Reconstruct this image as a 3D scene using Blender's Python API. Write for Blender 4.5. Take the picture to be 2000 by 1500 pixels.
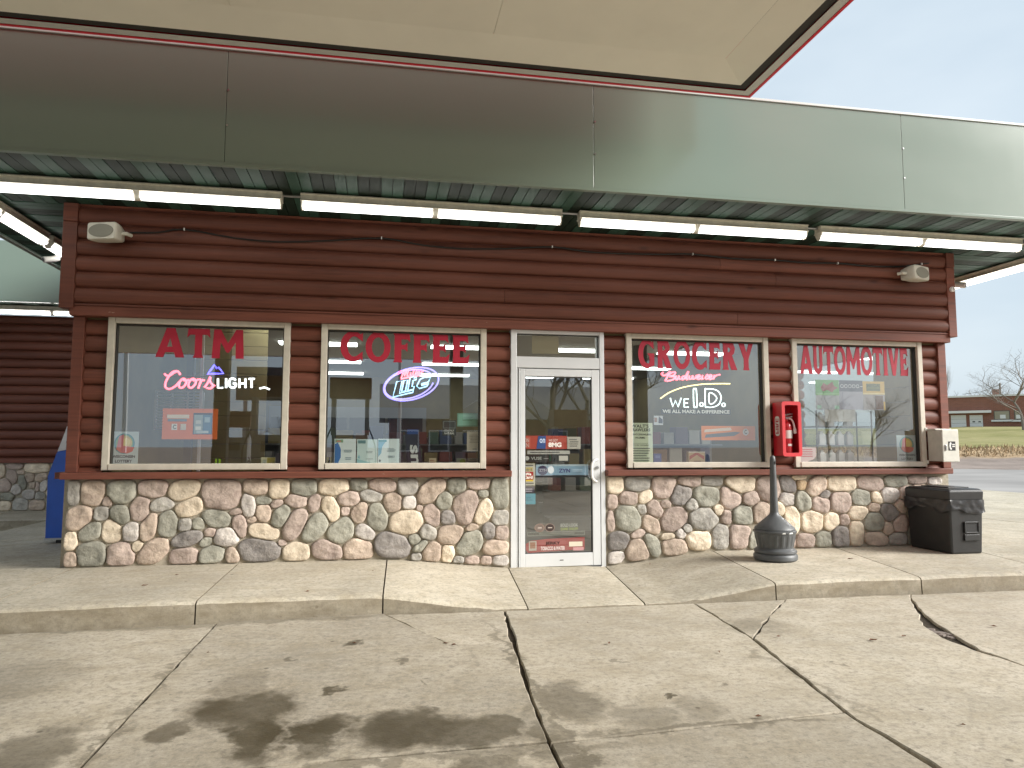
import bpy, bmesh, math, random
import numpy as np
from mathutils import Vector, Matrix, noise
R = math.radians
random.seed(7)
for o in list(bpy.data.objects): bpy.data.objects.remove(o)
scene = bpy.context.scene
COL = scene.collection

# ------------------------------------------------------------------ camera
CAM = np.array([-.3, -7.4937, 1.2793]); YAW, PITCH, ROLL, FPX = .1827, .0870, .0012, 1400.0
def _axes():
    cy, sy, cp, sp = math.cos(YAW), math.sin(YAW), math.cos(PITCH), math.sin(PITCH)
    f = np.array([sy*cp, cy*cp, sp]); r = np.array([cy, -sy, 0]); u = np.cross(r, f)
    cr, sr = math.cos(ROLL), math.sin(ROLL)
    return cr*r+sr*u, -sr*r+cr*u, f
AR, AU, AF = _axes()
cam_data = bpy.data.cameras.new('camera'); cam = bpy.data.objects.new('camera', cam_data); COL.objects.link(cam)
cam_data.sensor_width = 36; cam_data.lens = 36*FPX/2000; cam_data.clip_start = .05; cam_data.clip_end = 2000
cam.matrix_world = Matrix(((AR[0], AU[0], -AF[0], CAM[0]), (AR[1], AU[1], -AF[1], CAM[1]), (AR[2], AU[2], -AF[2], CAM[2]), (0, 0, 0, 1)))
scene.camera = cam
# photo pixel (2000x1500) -> point on a known plane of the place
def ray(x, y): return AR*((x-1000)/FPX) + AU*((750-y)/FPX) + AF
def onY(x, y, Y): d = ray(x, y); return Vector(CAM + d*((Y-CAM[1])/d[1]))
def onZ(x, y, Z): d = ray(x, y); return Vector(CAM + d*((Z-CAM[2])/d[2]))

# ------------------------------------------------------------------ world, sun, exposure
SUN_EL, SUN_AZ = 28, 114      # soft light through cloud, from the right and behind the photographer
world = bpy.data.worlds.new('World'); scene.world = world; world.use_nodes = True
nt = world.node_tree; nt.nodes.clear()
wo = nt.nodes.new('ShaderNodeOutputWorld'); bg = nt.nodes.new('ShaderNodeBackground')
sky = nt.nodes.new('ShaderNodeTexSky'); sky.sky_type = 'NISHITA'; sky.sun_disc = False
sky.sun_elevation = R(SUN_EL); sky.sun_rotation = R(SUN_AZ); sky.dust_density = 4.0; sky.air_density = 1.0
skm = nt.nodes.new('ShaderNodeVectorMath'); skm.operation = 'SCALE'; skm.inputs['Scale'].default_value = .20
nt.links.new(sky.outputs[0], skm.inputs[0])
tc = nt.nodes.new('ShaderNodeTexCoord'); mp = nt.nodes.new('ShaderNodeMapping'); mp.inputs['Scale'].default_value = (1.2, 1.2, 3.2)
nz = nt.nodes.new('ShaderNodeTexNoise'); nz.inputs['Scale'].default_value = 1.5; nz.inputs['Detail'].default_value = 5; nz.inputs['Roughness'].default_value = .5
nt.links.new(tc.outputs['Generated'], mp.inputs[0]); nt.links.new(mp.outputs[0], nz.inputs[0])
cr_ = nt.nodes.new('ShaderNodeValToRGB'); cr_.color_ramp.elements[0].position = .33; cr_.color_ramp.elements[1].position = .68
cr_.color_ramp.elements[0].color = (.58, .70, .80, 1); cr_.color_ramp.elements[1].color = (.80, .90, .96, 1)
nt.links.new(nz.outputs[0], cr_.inputs[0])
mx = nt.nodes.new('ShaderNodeMix'); mx.data_type = 'RGBA'; mx.inputs[0].default_value = .86
nt.links.new(skm.outputs[0], mx.inputs[6]); nt.links.new(cr_.outputs[0], mx.inputs[7])
nt.links.new(mx.outputs[2], bg.inputs[0]); bg.inputs[1].default_value = .212
nt.links.new(bg.outputs[0], wo.inputs[0])
sd = bpy.data.lights.new('sun', 'SUN'); sun = bpy.data.objects.new('sun', sd); COL.objects.link(sun)
sd.energy = 1.5; sd.angle = R(30); sd.color = (1, .97, .93)
_sd = Vector((math.sin(R(SUN_AZ))*math.cos(R(SUN_EL)), math.cos(R(SUN_AZ))*math.cos(R(SUN_EL)), math.sin(R(SUN_EL))))
sun.rotation_euler = (-_sd).to_track_quat('-Z', 'Y').to_euler()
vs = scene.view_settings; vs.view_transform = 'Standard'; vs.look = 'None'; vs.gamma = 1; vs.use_curve_mapping = False
vs.exposure = 2.33
scene.render.engine = 'CYCLES'
scene.cycles.max_bounces = 7; scene.cycles.transparent_max_bounces = 12; scene.cycles.glossy_bounces = 4; scene.cycles.diffuse_bounces = 4
scene.cycles.sample_clamp_indirect = 6; scene.cycles.caustics_reflective = False; scene.cycles.caustics_refractive = False

# ------------------------------------------------------------------ mesh helpers
WL = {}
def tag(o, label=None, cat=None, group=None, kind=None):
    if label: o['label'] = label
    if cat: o['category'] = cat
    if group: o['group'] = group
    if kind: o['kind'] = kind
    return o
def thing(name, loc, label=None, cat=None, group=None, kind=None):
    o = bpy.data.objects.new(name, None); COL.objects.link(o); o.location = loc; o.empty_display_size = .1
    WL[o] = Vector(loc); return tag(o, label, cat, group, kind)
def link(name, me, mat=None, parent=None, smooth=False, loc=None):
    """me holds coordinates relative to loc (world) when loc is given, else world coordinates"""
    o = bpy.data.objects.new(name, me); COL.objects.link(o)
    if mat is not None and not me.materials: me.materials.append(mat)
    base = WL[parent] if parent is not None else Vector((0, 0, 0))
    if parent is not None: o.parent = parent
    o.location = (Vector(loc) if loc is not None else Vector((0, 0, 0))) - base
    WL[o] = base + o.location
    return o
class MB:
    def __init__(s): s.v = []; s.f = []
    def add(s, vs_, fs):
        n = len(s.v); s.v += [tuple(p) for p in vs_]; s.f += [tuple(i+n for i in f) for f in fs]; return s
    def box(s, x0, x1, y0, y1, z0, z1):
        return s.add([(x0,y0,z0),(x1,y0,z0),(x1,y1,z0),(x0,y1,z0),(x0,y0,z1),(x1,y0,z1),(x1,y1,z1),(x0,y1,z1)],
                     [(3,2,1,0),(4,5,6,7),(0,1,5,4),(1,2,6,5),(2,3,7,6),(3,0,4,7)])
    def tube(s, pts, r, n=6, closed=False, caps=True):
        pts = [Vector(p) for p in pts]; m = len(pts); rs = r if hasattr(r, '__len__') else [r]*m
        vs_ = []; up = None
        for i, p in enumerate(pts):
            a = pts[(i-1) % m] if (closed or i > 0) else p; b = pts[(i+1) % m] if (closed or i < m-1) else p
            t = (b-a)
            t = t.normalized() if t.length > 1e-9 else Vector((0, 0, 1))
            if up is None: up = Vector((0, 0, 1)) if abs(t.z) < .9 else Vector((1, 0, 0))
            sx = t.cross(up)
            if sx.length < 1e-6: sx = t.cross(Vector((.3, .8, .1)))
            sx.normalize(); up = sx.cross(t).normalized()
            for k in range(n):
                a_ = 2*math.pi*k/n; vs_.append(p + (sx*math.cos(a_)+up*math.sin(a_))*rs[i])
        fs = []
        for i in range(m if closed else m-1):
            for k in range(n):
                j = (i+1) % m; fs.append((i*n+k, i*n+(k+1) % n, j*n+(k+1) % n, j*n+k))
        if caps and not closed: fs += [tuple(range(n))[::-1], tuple((m-1)*n+k for k in range(n))]
        return s.add(vs_, fs)
    def cyl(s, p0, p1, r, n=16): return s.tube([p0, p1], r, n)
    def lathe(s, prof, cx, cy, n=28):
        m = len(prof); vs_ = [(cx+r*math.cos(2*math.pi*k/n), cy+r*math.sin(2*math.pi*k/n), z) for r, z in prof for k in range(n)]
        fs = [(i*n+k, i*n+(k+1) % n, (i+1)*n+(k+1) % n, (i+1)*n+k) for i in range(m-1) for k in range(n)]
        fs += [tuple(range(n))[::-1], tuple((m-1)*n+k for k in range(n))]
        return s.add(vs_, fs)
    def prism(s, poly, fn, t0, t1):
        """poly of (u,v); fn(u,v,t)->xyz"""
        n = len(poly); vs_ = [fn(u, v, t0) for u, v in poly]+[fn(u, v, t1) for u, v in poly]
        return s.add(vs_, [tuple(range(n))[::-1], tuple(range(n, 2*n))]+[(i, (i+1) % n, n+(i+1) % n, n+i) for i in range(n)])
    def mesh(s, name, off=None, bevel=0, smooth=False, seg=2, ang=40):
        me = bpy.data.meshes.new(name)
        vv = s.v if off is None else [(p[0]-off[0], p[1]-off[1], p[2]-off[2]) for p in s.v]
        me.from_pydata(vv, [], s.f)
        bm = bmesh.new(); bm.from_mesh(me)
        bmesh.ops.recalc_face_normals(bm, faces=bm.faces)
        if bevel:
            es = [e for e in bm.edges if len(e.link_faces) == 2 and e.calc_face_angle(0) > .5]
            bmesh.ops.bevel(bm, geom=es, offset=bevel, segments=seg, affect='EDGES', profile=.5, clamp_overlap=True)
        bm.to_mesh(me); bm.free()
        if smooth or bevel:
            me.shade_smooth(); me.set_sharp_from_angle(angle=R(ang if smooth else 12))
        return me
    def build(s, name, mat, parent=None, bevel=0, smooth=False, seg=2, ang=40):
        base = WL[parent] if parent is not None else Vector((0, 0, 0))
        o = link(name, s.mesh(name, base, bevel, smooth, seg, ang), mat, parent, loc=base)
        return o
def bx(name, mat, parent, x0, x1, y0, y1, z0, z1, bevel=0): return MB().box(x0, x1, y0, y1, z0, z1).build(name, mat, parent, bevel)
def solo(o, loc):
    """move a single-mesh thing's origin to its base"""
    loc = Vector(loc); o.data.transform(Matrix.Translation(-loc)); o.location = loc; WL[o] = loc; return o
def catmull(pts, k=5, closed=False):
    P = [Vector(p) for p in pts]; n = len(P); out = []
    for i in range(n if closed else n-1):
        g = (lambda j: P[j % n]) if closed else (lambda j: P[max(0, min(n-1, j))])
        a, b, c, d = g(i-1), g(i), g(i+1), g(i+2)
        for q in range(k):
            t = q/k; out.append(.5*((2*b)+(c-a)*t+(2*a-5*b+4*c-d)*t*t+(3*b-a-3*c+d)*t**3))
    if not closed: out.append(P[-1])
    return out
def curve2d(polys, thick=0):
    """filled outlines with holes -> (verts2d, faces)"""
    cu = bpy.data.curves.new('c', 'CURVE'); cu.dimensions = '2D'; cu.fill_mode = 'BOTH'
    for pl in polys:
        sp = cu.splines.new('POLY'); sp.points.add(len(pl)-1); sp.use_cyclic_u = True
        for q, (u, v) in zip(sp.points, pl): q.co = (u, v, 0, 1)
    return _c2m(cu)
def _c2m(cu):
    ob = bpy.data.objects.new('c', cu); COL.objects.link(ob)
    dg = bpy.context.evaluated_depsgraph_get(); dg.update()
    me = bpy.data.meshes.new_from_object(ob.evaluated_get(dg))
    v = [(p.co.x, p.co.y) for p in me.vertices]; f = [tuple(p.vertices) for p in me.polygons]
    bpy.data.objects.remove(ob); bpy.data.curves.remove(cu); bpy.data.meshes.remove(me)
    return v, f
_tc = {}
def text2d(s, bold=0., spacing=1.):
    key = (s, bold, spacing)
    if key not in _tc:
        cu = bpy.data.curves.new('t', 'FONT'); cu.body = s; cu.size = 1; cu.offset = bold; cu.space_character = spacing
        cu.align_x = 'LEFT'; cu.resolution_u = 3
        v, f = _c2m(cu); a = np.array(v); lo, hi = a.min(0), a.max(0); a = (a-lo)/(hi-lo)
        _tc[key] = (a.tolist(), f, (hi-lo)[0]/(hi-lo)[1])
    return _tc[key]

# ------------------------------------------------------------------ materials
def srgb(r, g, b, k=1.):
    f = lambda c: ((c/255+.055)/1.055)**2.4 if c > 10 else c/255/12.92
    return (f(r)*k, f(g)*k, f(b)*k, 1)
MATS = {}
class NB:
    def __init__(s, name):
        s.m = bpy.data.materials.new(name); s.m.use_nodes = True; s.t = s.m.node_tree; s.t.nodes.clear()
        s.out = s.n('ShaderNodeOutputMaterial'); s.b = s.n('ShaderNodeBsdfPrincipled'); s.l(s.b.outputs[0], s.out.inputs[0]); MATS[name] = s.m
    def n(s, t, **kw):
        q = s.t.nodes.new(t)
        for k, v in kw.items(): setattr(q, k, v)
        return q
    def l(s, a, b): s.t.links.new(a, b)
    def set(s, **kw):
        for k, v in kw.items(): s.b.inputs[k.replace('_', ' ')].default_value = v
        return s
    def coord(s, kind='Object', scale=(1, 1, 1)):
        if kind == 'World': o = s.n('ShaderNodeNewGeometry').outputs['Position']
        else: o = s.n('ShaderNodeTexCoord').outputs[kind]
        m = s.n('ShaderNodeMapping'); m.inputs['Scale'].default_value = scale; s.l(o, m.inputs[0]); return m.outputs[0]
    def noise(s, co, scale, detail=4, rough=.5, dist=0):
        q = s.n('ShaderNodeTexNoise'); q.inputs['Scale'].default_value = scale; q.inputs['Detail'].default_value = detail
        q.inputs['Roughness'].default_value = rough; q.inputs['Distortion'].default_value = dist; s.l(co, q.inputs[0]); return q.outputs[0]
    def ramp(s, f, stops):
        q = s.n('ShaderNodeValToRGB'); e = q.color_ramp.elements
        while len(e) < len(stops): e.new(.5)
        for el, (p, c) in zip(e, stops): el.position = p; el.color = c if hasattr(c, '__len__') else (c, c, c, 1)
        s.l(f, q.inputs[0]); return q.outputs[0]
    def mix(s, f, a, b, mode='MIX'):
        q = s.n('ShaderNodeMix', data_type='RGBA', blend_type=mode)
        for i, v in ((0, f), (6, a), (7, b)):
            if hasattr(v, 'is_linked') or hasattr(v, 'links'): s.l(v, q.inputs[i])
            else: q.inputs[i].default_value = v
        return q.outputs[2]
    def math(s, op, a, b=0.):
        q = s.n('ShaderNodeMath', operation=op)
        for i, v in ((0, a), (1, b)):
            if hasattr(v, 'links'): s.l(v, q.inputs[i])
            else: q.inputs[i].default_value = v
        return q.outputs[0]
    def color(s, o): s.l(o, s.b.inputs['Base Color']); return s
    def rough(s, o): s.l(o, s.b.inputs['Roughness']); return s
    def bump(s, h, strength=.3, dist=.01, prev=None):
        q = s.n('ShaderNodeBump'); q.inputs['Strength'].default_value = strength; q.inputs['Distance'].default_value = dist
        s.l(h, q.inputs['Height'])
        if prev is not None: s.l(prev, q.inputs['Normal'])
        s.l(q.outputs[0], s.b.inputs['Normal']); return q.outputs[0]
    def rnd(s): return s.n('ShaderNodeObjectInfo').outputs['Random']
def flat(name, col, rough=.5, metal=0., spec=.5, var=.0, vs_=6., coat=0.):
    if name in MATS: return MATS[name]
    b = NB(name).set(Roughness=rough, Metallic=metal, Specular_IOR_Level=spec)
    if coat: b.set(Coat_Weight=coat, Coat_Roughness=.1)
    if var:
        n_ = b.noise(b.coord('World'), vs_, 4, .6); c2 = tuple(x*(1-var) for x in col[:3])+(1,); c3 = tuple(min(1, x*(1+var)) for x in col[:3])+(1,)
        b.color(b.ramp(n_, [(.3, c2), (.7, c3)]))
    else: b.set(Base_Color=col)
    return b.m
def emit(name, col, strength):
    b = NB(name).set(Base_Color=(.8, .8, .8, 1), Roughness=.4); b.b.inputs['Emission Color'].default_value = col; b.b.inputs['Emission Strength'].default_value = strength; return b.m
# painted log siding
def wood(name, col, sc=1.0, chips=False):
    b = NB(name).set(Roughness=.55, Specular_IOR_Level=.4)
    co = b.coord('World', (.9, 6, 22)); g = b.noise(co, 3.0*sc, 5, .6, .4)
    big = b.noise(b.coord('World', (.5, 1, 3)), 1.3, 3, .5)
    kn = b.n('ShaderNodeTexVoronoi', feature='F1'); b.l(b.coord('World', (.9, 1, 2.6)), kn.inputs[0]); kn.inputs['Scale'].default_value = 1.5
    k = b.ramp(kn.outputs['Distance'], [(.03, 0.), (.11, 1.)])
    c = b.ramp(g, [(.25, tuple(x*.58 for x in col[:3])+(1,)), (.75, tuple(x*1.32 for x in col[:3])+(1,))])
    c = b.mix(b.ramp(big, [(.35, 0.), (.7, .45)]), c, tuple(x*1.5+.01 for x in col[:3])+(1,))
    c = b.mix(.8, c, b.mix(k, tuple(x*.45 for x in col[:3])+(1,), c))
    h = b.n('ShaderNodeHueSaturation'); rv = b.math('MULTIPLY_ADD', b.rnd(), .42); h_ = rv.node; h_.inputs[2].default_value = .80
    b.l(rv, h.inputs['Value']); b.l(c, h.inputs['Color']); c = h.outputs[0]
    if chips:
        fl_ = b.noise(b.coord('World', (.8, 2, 3)), 7., 4, .6); c = b.mix(b.ramp(fl_, [(.735, 0.), (.75, .8)]), c, (.46, .36, .27, 1))
    b.color(c)
    b.rough(b.ramp(g, [(.2, .48), (.8, .68)]))
    b.bump(b.math('MULTIPLY', g, k), .35, .004)
    return b.m
LOG = wood('log_paint', (.140, .044, .026, 1))
TRIM = wood('trim_paint', (.146, .046, .028, 1), .6, True)
# stones
def stone(name, col, col2):
    b = NB(name).set(Roughness=.82, Specular_IOR_Level=.25)
    co = b.coord('World'); n1 = b.noise(co, 9, 6, .62); n2 = b.noise(co, 34, 5, .65); n3 = b.noise(b.coord('World', (1, 1, 2.2)), 5, 3, .5, 1.2)
    c = b.ramp(n1, [(.28, col2), (.5, col), (.74, tuple(min(1, x*1.22) for x in col[:3])+(1,))])
    c = b.mix(b.ramp(n3, [(.42, 0.), (.72, .55)]), c, tuple(x*.66 for x in col2[:3])+(1,))
    c = b.mix(b.ramp(n2, [(.35, .25), (.6, 0.)]), c, tuple(x*.6 for x in col2[:3])+(1,))
    h = b.n('ShaderNodeHueSaturation'); rv = b.math('MULTIPLY_ADD', b.rnd(), .30); rv.node.inputs[2].default_value = .86
    h.inputs['Saturation'].default_value = .72; b.l(rv, h.inputs['Value']); b.l(c, h.inputs['Color']); b.color(h.outputs[0])
    p = b.bump(n1, .75, .03); b.bump(n2, .5, .008, p)
    return b.m
K = 1.08
STONE = {'c': stone('stone_cream', srgb(222, 202, 168, K), srgb(206, 180, 144, K)), 't': stone('stone_tan', srgb(192, 168, 142, K), srgb(172, 144, 122, K)),
         'p': stone('stone_rose', srgb(186, 162, 144, K), srgb(166, 140, 125, K)), 'g': stone('stone_green', srgb(160, 157, 138, K), srgb(140, 138, 121, K)),
         'y': stone('stone_grey', srgb(176, 170, 157, K), srgb(150, 144, 135, K)), 'd': stone('stone_slate', srgb(150, 142, 134, K), srgb(124, 116, 112, K)),
         'w': stone('stone_pale', srgb(202, 192, 180, K), srgb(172, 160, 152, K)), 'o': stone('stone_ochre', srgb(194, 160, 104, K), srgb(165, 130, 84, K))}
def mortar_mat():
    b = NB('mortar').set(Roughness=.9, Specular_IOR_Level=.15); co = b.coord('World')
    n = b.noise(co, 40, 4, .6); n1 = b.noise(co, 3, 3)
    b.color(b.mix(b.ramp(n1, [(.3, 0.), (.7, .5)]), b.ramp(n, [(.3, (.36, .32, .255, 1)), (.7, (.48, .43, .345, 1))]), (.34, .30, .22, 1)))
    b.bump(n, .7, .006); return b.m
MORTAR = mortar_mat()
# concrete with oil stains (each stain an ellipse of its own shape on the ground)
STAINS = [(475,1388,105,34,.9),(500,1440,60,50,.95),(455,1470,24,22,.55),(625,1432,66,34,.95),(610,1465,38,18,.6),(800,1425,110,38,.9),(905,1432,90,34,.85),(975,1428,48,26,.75),
          (318,1440,36,20,.75),(362,1425,20,9,.6),(655,1345,18,9,.85),(60,1470,85,60,.65),(1110,1368,62,40,.6),(1255,1395,60,28,.32),(1362,1385,48,24,.32),(1300,1362,9,5,.9),
          (690,1258,16,7,.8),(855,1388,14,6,.7),(860,1482,420,10,.45),(960,1492,70,16,.7),(1140,1490,36,14,.6),(470,1345,50,26,.35),(40,1325,110,38,.3),(1480,1222,60,18,.3),(1060,1440,26,90,.3),(240,1390,14,6,.3),(1030,1330,11,150,.55),(1072,1450,26,40,.6),(285,1362,9,140,.4),(1365,1421,300,7,.5),(1570,1325,10,90,.35),(380,1219,380,6,.45),(1760,1158,260,5,.4),(900,1192,160,5,.4),(780,1290,10,5,.6),(1420,1340,8,4,.6),(560,1290,9,4,.6),(1650,1300,8,4,.5),(830,1330,7,4,.6),(1215,1290,8,4,.5)]
def concrete(name, base, stains=True, grime=False):
    b = NB(name).set(Roughness=.8, Specular_IOR_Level=.3); co = b.coord('World')
    big = b.noise(co, .7, 5, .55, .3); mid = b.noise(co, 4.5, 5, .6); fine = b.noise(co, 85, 3, .6); st = b.noise(b.coord('World', (1.2, 9, 1)), 1.6, 4, .6)
    c0 = tuple(base); dk = tuple(x*.74 for x in base[:3])+(1,); lt = tuple(min(1, x*1.16) for x in base[:3])+(1,)
    c = b.ramp(big, [(.3, dk), (.52, c0), (.72, lt)])
    c = b.mix(b.ramp(mid, [(.33, .60), (.62, 0.)]), c, (base[0]*.68, base[1]*.64, base[2]*.55, 1))
    c = b.mix(b.ramp(st, [(.5, 0.), (.78, .40)]), c, tuple(min(1, x*1.25) for x in base[:3])+(1,))
    c = b.mix(b.ramp(fine, [(.30, .45), (.48, 0.)]), c, tuple(x*.45 for x in base[:3])+(1,))
    sp2 = b.noise(co, 26, 3, .7); c = b.mix(b.ramp(sp2, [(.34, .7), (.5, 0.)]), c, tuple(x*.55 for x in base[:3])+(1,)); c = b.mix(b.ramp(sp2, [(.56, 0.), (.72, .4)]), c, tuple(min(1, x*1.3) for x in base[:3])+(1,))
    c = b.mix(b.ramp(fine, [(.62, 0.), (.75, .35)]), c, (.62, .58, .52, 1))
    rs = b.rnd(); h = b.n('ShaderNodeHueSaturation'); rv = b.math('MULTIPLY_ADD', rs, .20); rv.node.inputs[2].default_value = .88
    b.l(rv, h.inputs['Value']); b.l(c, h.inputs['Color']); c = h.outputs[0]
    sp = b.n('ShaderNodeTexVoronoi', feature='F1'); b.l(co, sp.inputs[0]); sp.inputs['Scale'].default_value = 3.4
    c = b.mix(b.ramp(sp.outputs['Distance'], [(.035, .7), (.06, 0.)]), c, (.09, .075, .055, 1))
    sp3 = b.n('ShaderNodeTexVoronoi', feature='F1'); b.l(co, sp3.inputs[0]); sp3.inputs['Scale'].default_value = 11.; c = b.mix(b.ramp(sp3.outputs['Distance'], [(.05, .6), (.09, 0.)]), c, tuple(x*.35 for x in base[:3])+(1,))
    if stains:
        dn = b.n('ShaderNodeTexNoise'); dn.inputs['Scale'].default_value = 5; dn.inputs['Detail'].default_value = 6; dn.inputs['Roughness'].default_value = .62; b.l(co, dn.inputs[0])
        off = b.n('ShaderNodeVectorMath', operation='SUBTRACT'); b.l(dn.outputs['Color'], off.inputs[0]); off.inputs[1].default_value = (.5, .5, .5)
        sc = b.n('ShaderNodeVectorMath', operation='SCALE'); sc.inputs['Scale'].default_value = .42; b.l(off.outputs[0], sc.inputs[0])
        pp = b.n('ShaderNodeVectorMath', operation='ADD'); b.l(co, pp.inputs[0]); b.l(sc.outputs[0], pp.inputs[1])
        acc = None
        for (px, py, rx, ry, s_) in STAINS:
            cc = onZ(px, py, 0); ax = (onZ(px+rx, py, 0)-cc).length; ay = abs((onZ(px, min(py+ry, 1560), 0)-onZ(px, py-ry, 0)).y)/2*max(1, ry/(min(py+ry, 1560)-py) if py+ry > 1560 else 1)
            d = b.n('ShaderNodeVectorMath', operation='SUBTRACT'); b.l(pp.outputs[0], d.inputs[0]); d.inputs[1].default_value = cc
            m = b.n('ShaderNodeVectorMath', operation='MULTIPLY'); b.l(d.outputs[0], m.inputs[0]); m.inputs[1].default_value = (1/ax, 1/ay, 0)
            ln = b.n('ShaderNodeVectorMath', operation='LENGTH'); b.l(m.outputs[0], ln.inputs[0])
            mr = b.n('ShaderNodeMapRange', interpolation_type='SMOOTHSTEP'); b.l(ln.outputs['Value'], mr.inputs[0])
            for i, v in ((1, 1.28), (2, .66), (3, 0), (4, s_)): mr.inputs[i].default_value = v
            acc = mr.outputs[0] if acc is None else b.math('MAXIMUM', acc, mr.outputs[0])
        acc = b.math('MULTIPLY', acc, b.ramp(b.noise(co, 2.6, 5, .6), [(.3, .75), (.6, 1.08)]))
        c = b.mix(b.math('MULTIPLY', acc, .95), c, (.055, .044, .022, 1))
        b.rough(b.math('SUBTRACT', .82, b.math('MULTIPLY', acc, .35)))
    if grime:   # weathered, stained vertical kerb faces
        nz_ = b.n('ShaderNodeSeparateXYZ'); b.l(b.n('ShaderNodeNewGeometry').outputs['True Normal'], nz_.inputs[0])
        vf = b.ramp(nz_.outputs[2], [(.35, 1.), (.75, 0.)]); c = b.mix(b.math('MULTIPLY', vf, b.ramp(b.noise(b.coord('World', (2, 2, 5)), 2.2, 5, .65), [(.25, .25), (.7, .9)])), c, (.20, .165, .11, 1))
    b.color(c)
    p = b.bump(mid, .12, .02); b.bump(fine, .35, .003, p)
    return b.m
CONC = concrete('concrete_lot', (.44, .395, .315, 1))
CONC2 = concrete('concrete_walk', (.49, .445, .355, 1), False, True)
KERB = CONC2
def simple_noise(name, stops, scale, bump=0., bd=.01, rough=.9, stretch=(1, 1, 1), detail=5, sc2=None):
    b = NB(name).set(Roughness=rough, Specular_IOR_Level=.2); n = b.noise(b.coord('World', stretch), scale, detail, .6)
    c = b.ramp(n, stops)
    if sc2:
        n2 = b.noise(b.coord('World'), sc2, 3, .5); c = b.mix(b.ramp(n2, [(.35, 0.), (.7, .55)]), c, tuple(min(1, x*1.5) for x in stops[-1][1][:3])+(1,))
    b.color(c)
    if bump: b.bump(n, bump, bd)
    return b.m
DIRT = simple_noise('joint_dirt', [(.3, (.030, .024, .017, 1)), (.7, (.07, .055, .038, 1))], 30, .8)
ASPH = simple_noise('asphalt', [(.3, (.16, .155, .15, 1)), (.7, (.27, .26, .25, 1))], .35, 0, stretch=(.3, 1.6, 1), sc2=.12)
GRASS = simple_noise('grass', [(.25, (.10, .12, .035, 1)), (.5, (.17, .17, .06, 1)), (.75, (.27, .24, .11, 1))], .55, .5, .3, stretch=(.6, .6, 3), sc2=.07)
DRYG = simple_noise('dry_grass', [(.25, (.20, .13, .075, 1)), (.5, (.38, .28, .17, 1)), (.75, (.50, .41, .27, 1))], 1.1, .6, .2)
GRAVEL = simple_noise('gravel', [(.3, (.15, .125, .11, 1)), (.7, (.28, .24, .21, 1))], 2.5)
# metals and paints
def fascia_mat():
    b = NB('fascia_metal').set(Metallic=.0, Specular_IOR_Level=.75)
    n = b.noise(b.coord('World', (.4, 1, 1)), .9, 4, .5)
    b.color(b.ramp(n, [(.3, (.175, .232, .186, 1)), (.7, (.190, .248, .200, 1))])); b.rough(b.ramp(n, [(.3, .17), (.7, .22)])); b.bump(b.noise(b.coord('World', (1, 1, .6)), 1.6, 2), .10, .02); return b.m
FASCIA = fascia_mat()
SOFF_L = flat('soffit_green', (.032, .075, .052, 1), .6, spec=.25, var=.12)
SOFF_D = flat('soffit_vented', (.015, .027, .018, 1), .65, spec=.2, var=.15)
CREAM = flat('canopy_cream', (.82, .785, .68, 1), .5, var=.05, vs_=1.2)
CANTRIM = flat('canopy_trim', (.55, .54, .51, 1), .45, var=.05)
CANGAP = flat('canopy_gap', (.03, .027, .022, 1), .7)
CANRED = flat('canopy_red', (.72, .022, .045, 1), .35, var=.05)
ALU = flat('door_aluminium', (.78, .80, .81, 1), .38, metal=.25, var=.04, vs_=3)
ALUD = flat('door_seam', (.06, .06, .06, 1), .6)
WFRAME = flat('window_trim', (.62, .575, .48, 1), .5, var=.10, vs_=9)
TAN = flat('interior_paint', (.21, .17, .08, 1), .7, var=.12, vs_=2)
CEIL = flat('ceiling_tile', (.26, .25, .21, 1), .8)
FLOORI = flat('interior_floor', (.06, .05, .042, 1), .4, var=.2)
LIGHTH = flat('lamp_housing', (.78, .755, .66, 1), .5, var=.14, vs_=14)
TUBE = emit('fluorescent_tube', (1, .98, .95, 1), 1.0)
TUBEI = emit('fluorescent_lens', (.93, 1, .97, 1), 1.5)
BLACK = flat('black_plastic', (.022, .022, .022, 1), .42, var=.2, vs_=8)
BLACK2 = flat('black_bag', (.028, .028, .030, 1), .32)
ASHG = flat('ash_plastic', (.085, .09, .092, 1), .45, var=.18, vs_=10)
RED = flat('cabinet_red', (.55, .018, .030, 1), .35, coat=.3)
REDX = flat('extinguisher_red', (.46, .010, .016, 1), .25, coat=.5)
WHITE = flat('white_plastic', (.78, .77, .74, 1), .45)
GREYB = flat('grey_enamel', (.60, .59, .52, 1), .45, var=.08, vs_=12)
SPKG = flat('speaker_grille', (.22, .215, .175, 1), .7)
SPKW = flat('speaker_shell', (.58, .56, .48, 1), .5, var=.06)
STEEL = flat('steel', (.45, .45, .45, 1), .3, metal=.9)
CHROME = flat('chrome', (.7, .7, .7, 1), .18, metal=1.)
BLUE = flat('freezer_blue', (.012, .10, .55, 1), .35, coat=.2, var=.15, vs_=2)
CABLE = flat('cable_black', (.012, .011, .010, 1), .5)
LETTER = flat('vinyl_red', (.44, .016, .042, 1), .5)
ROOF = flat('roof_membrane', (.12, .12, .12, 1), .9)
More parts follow.
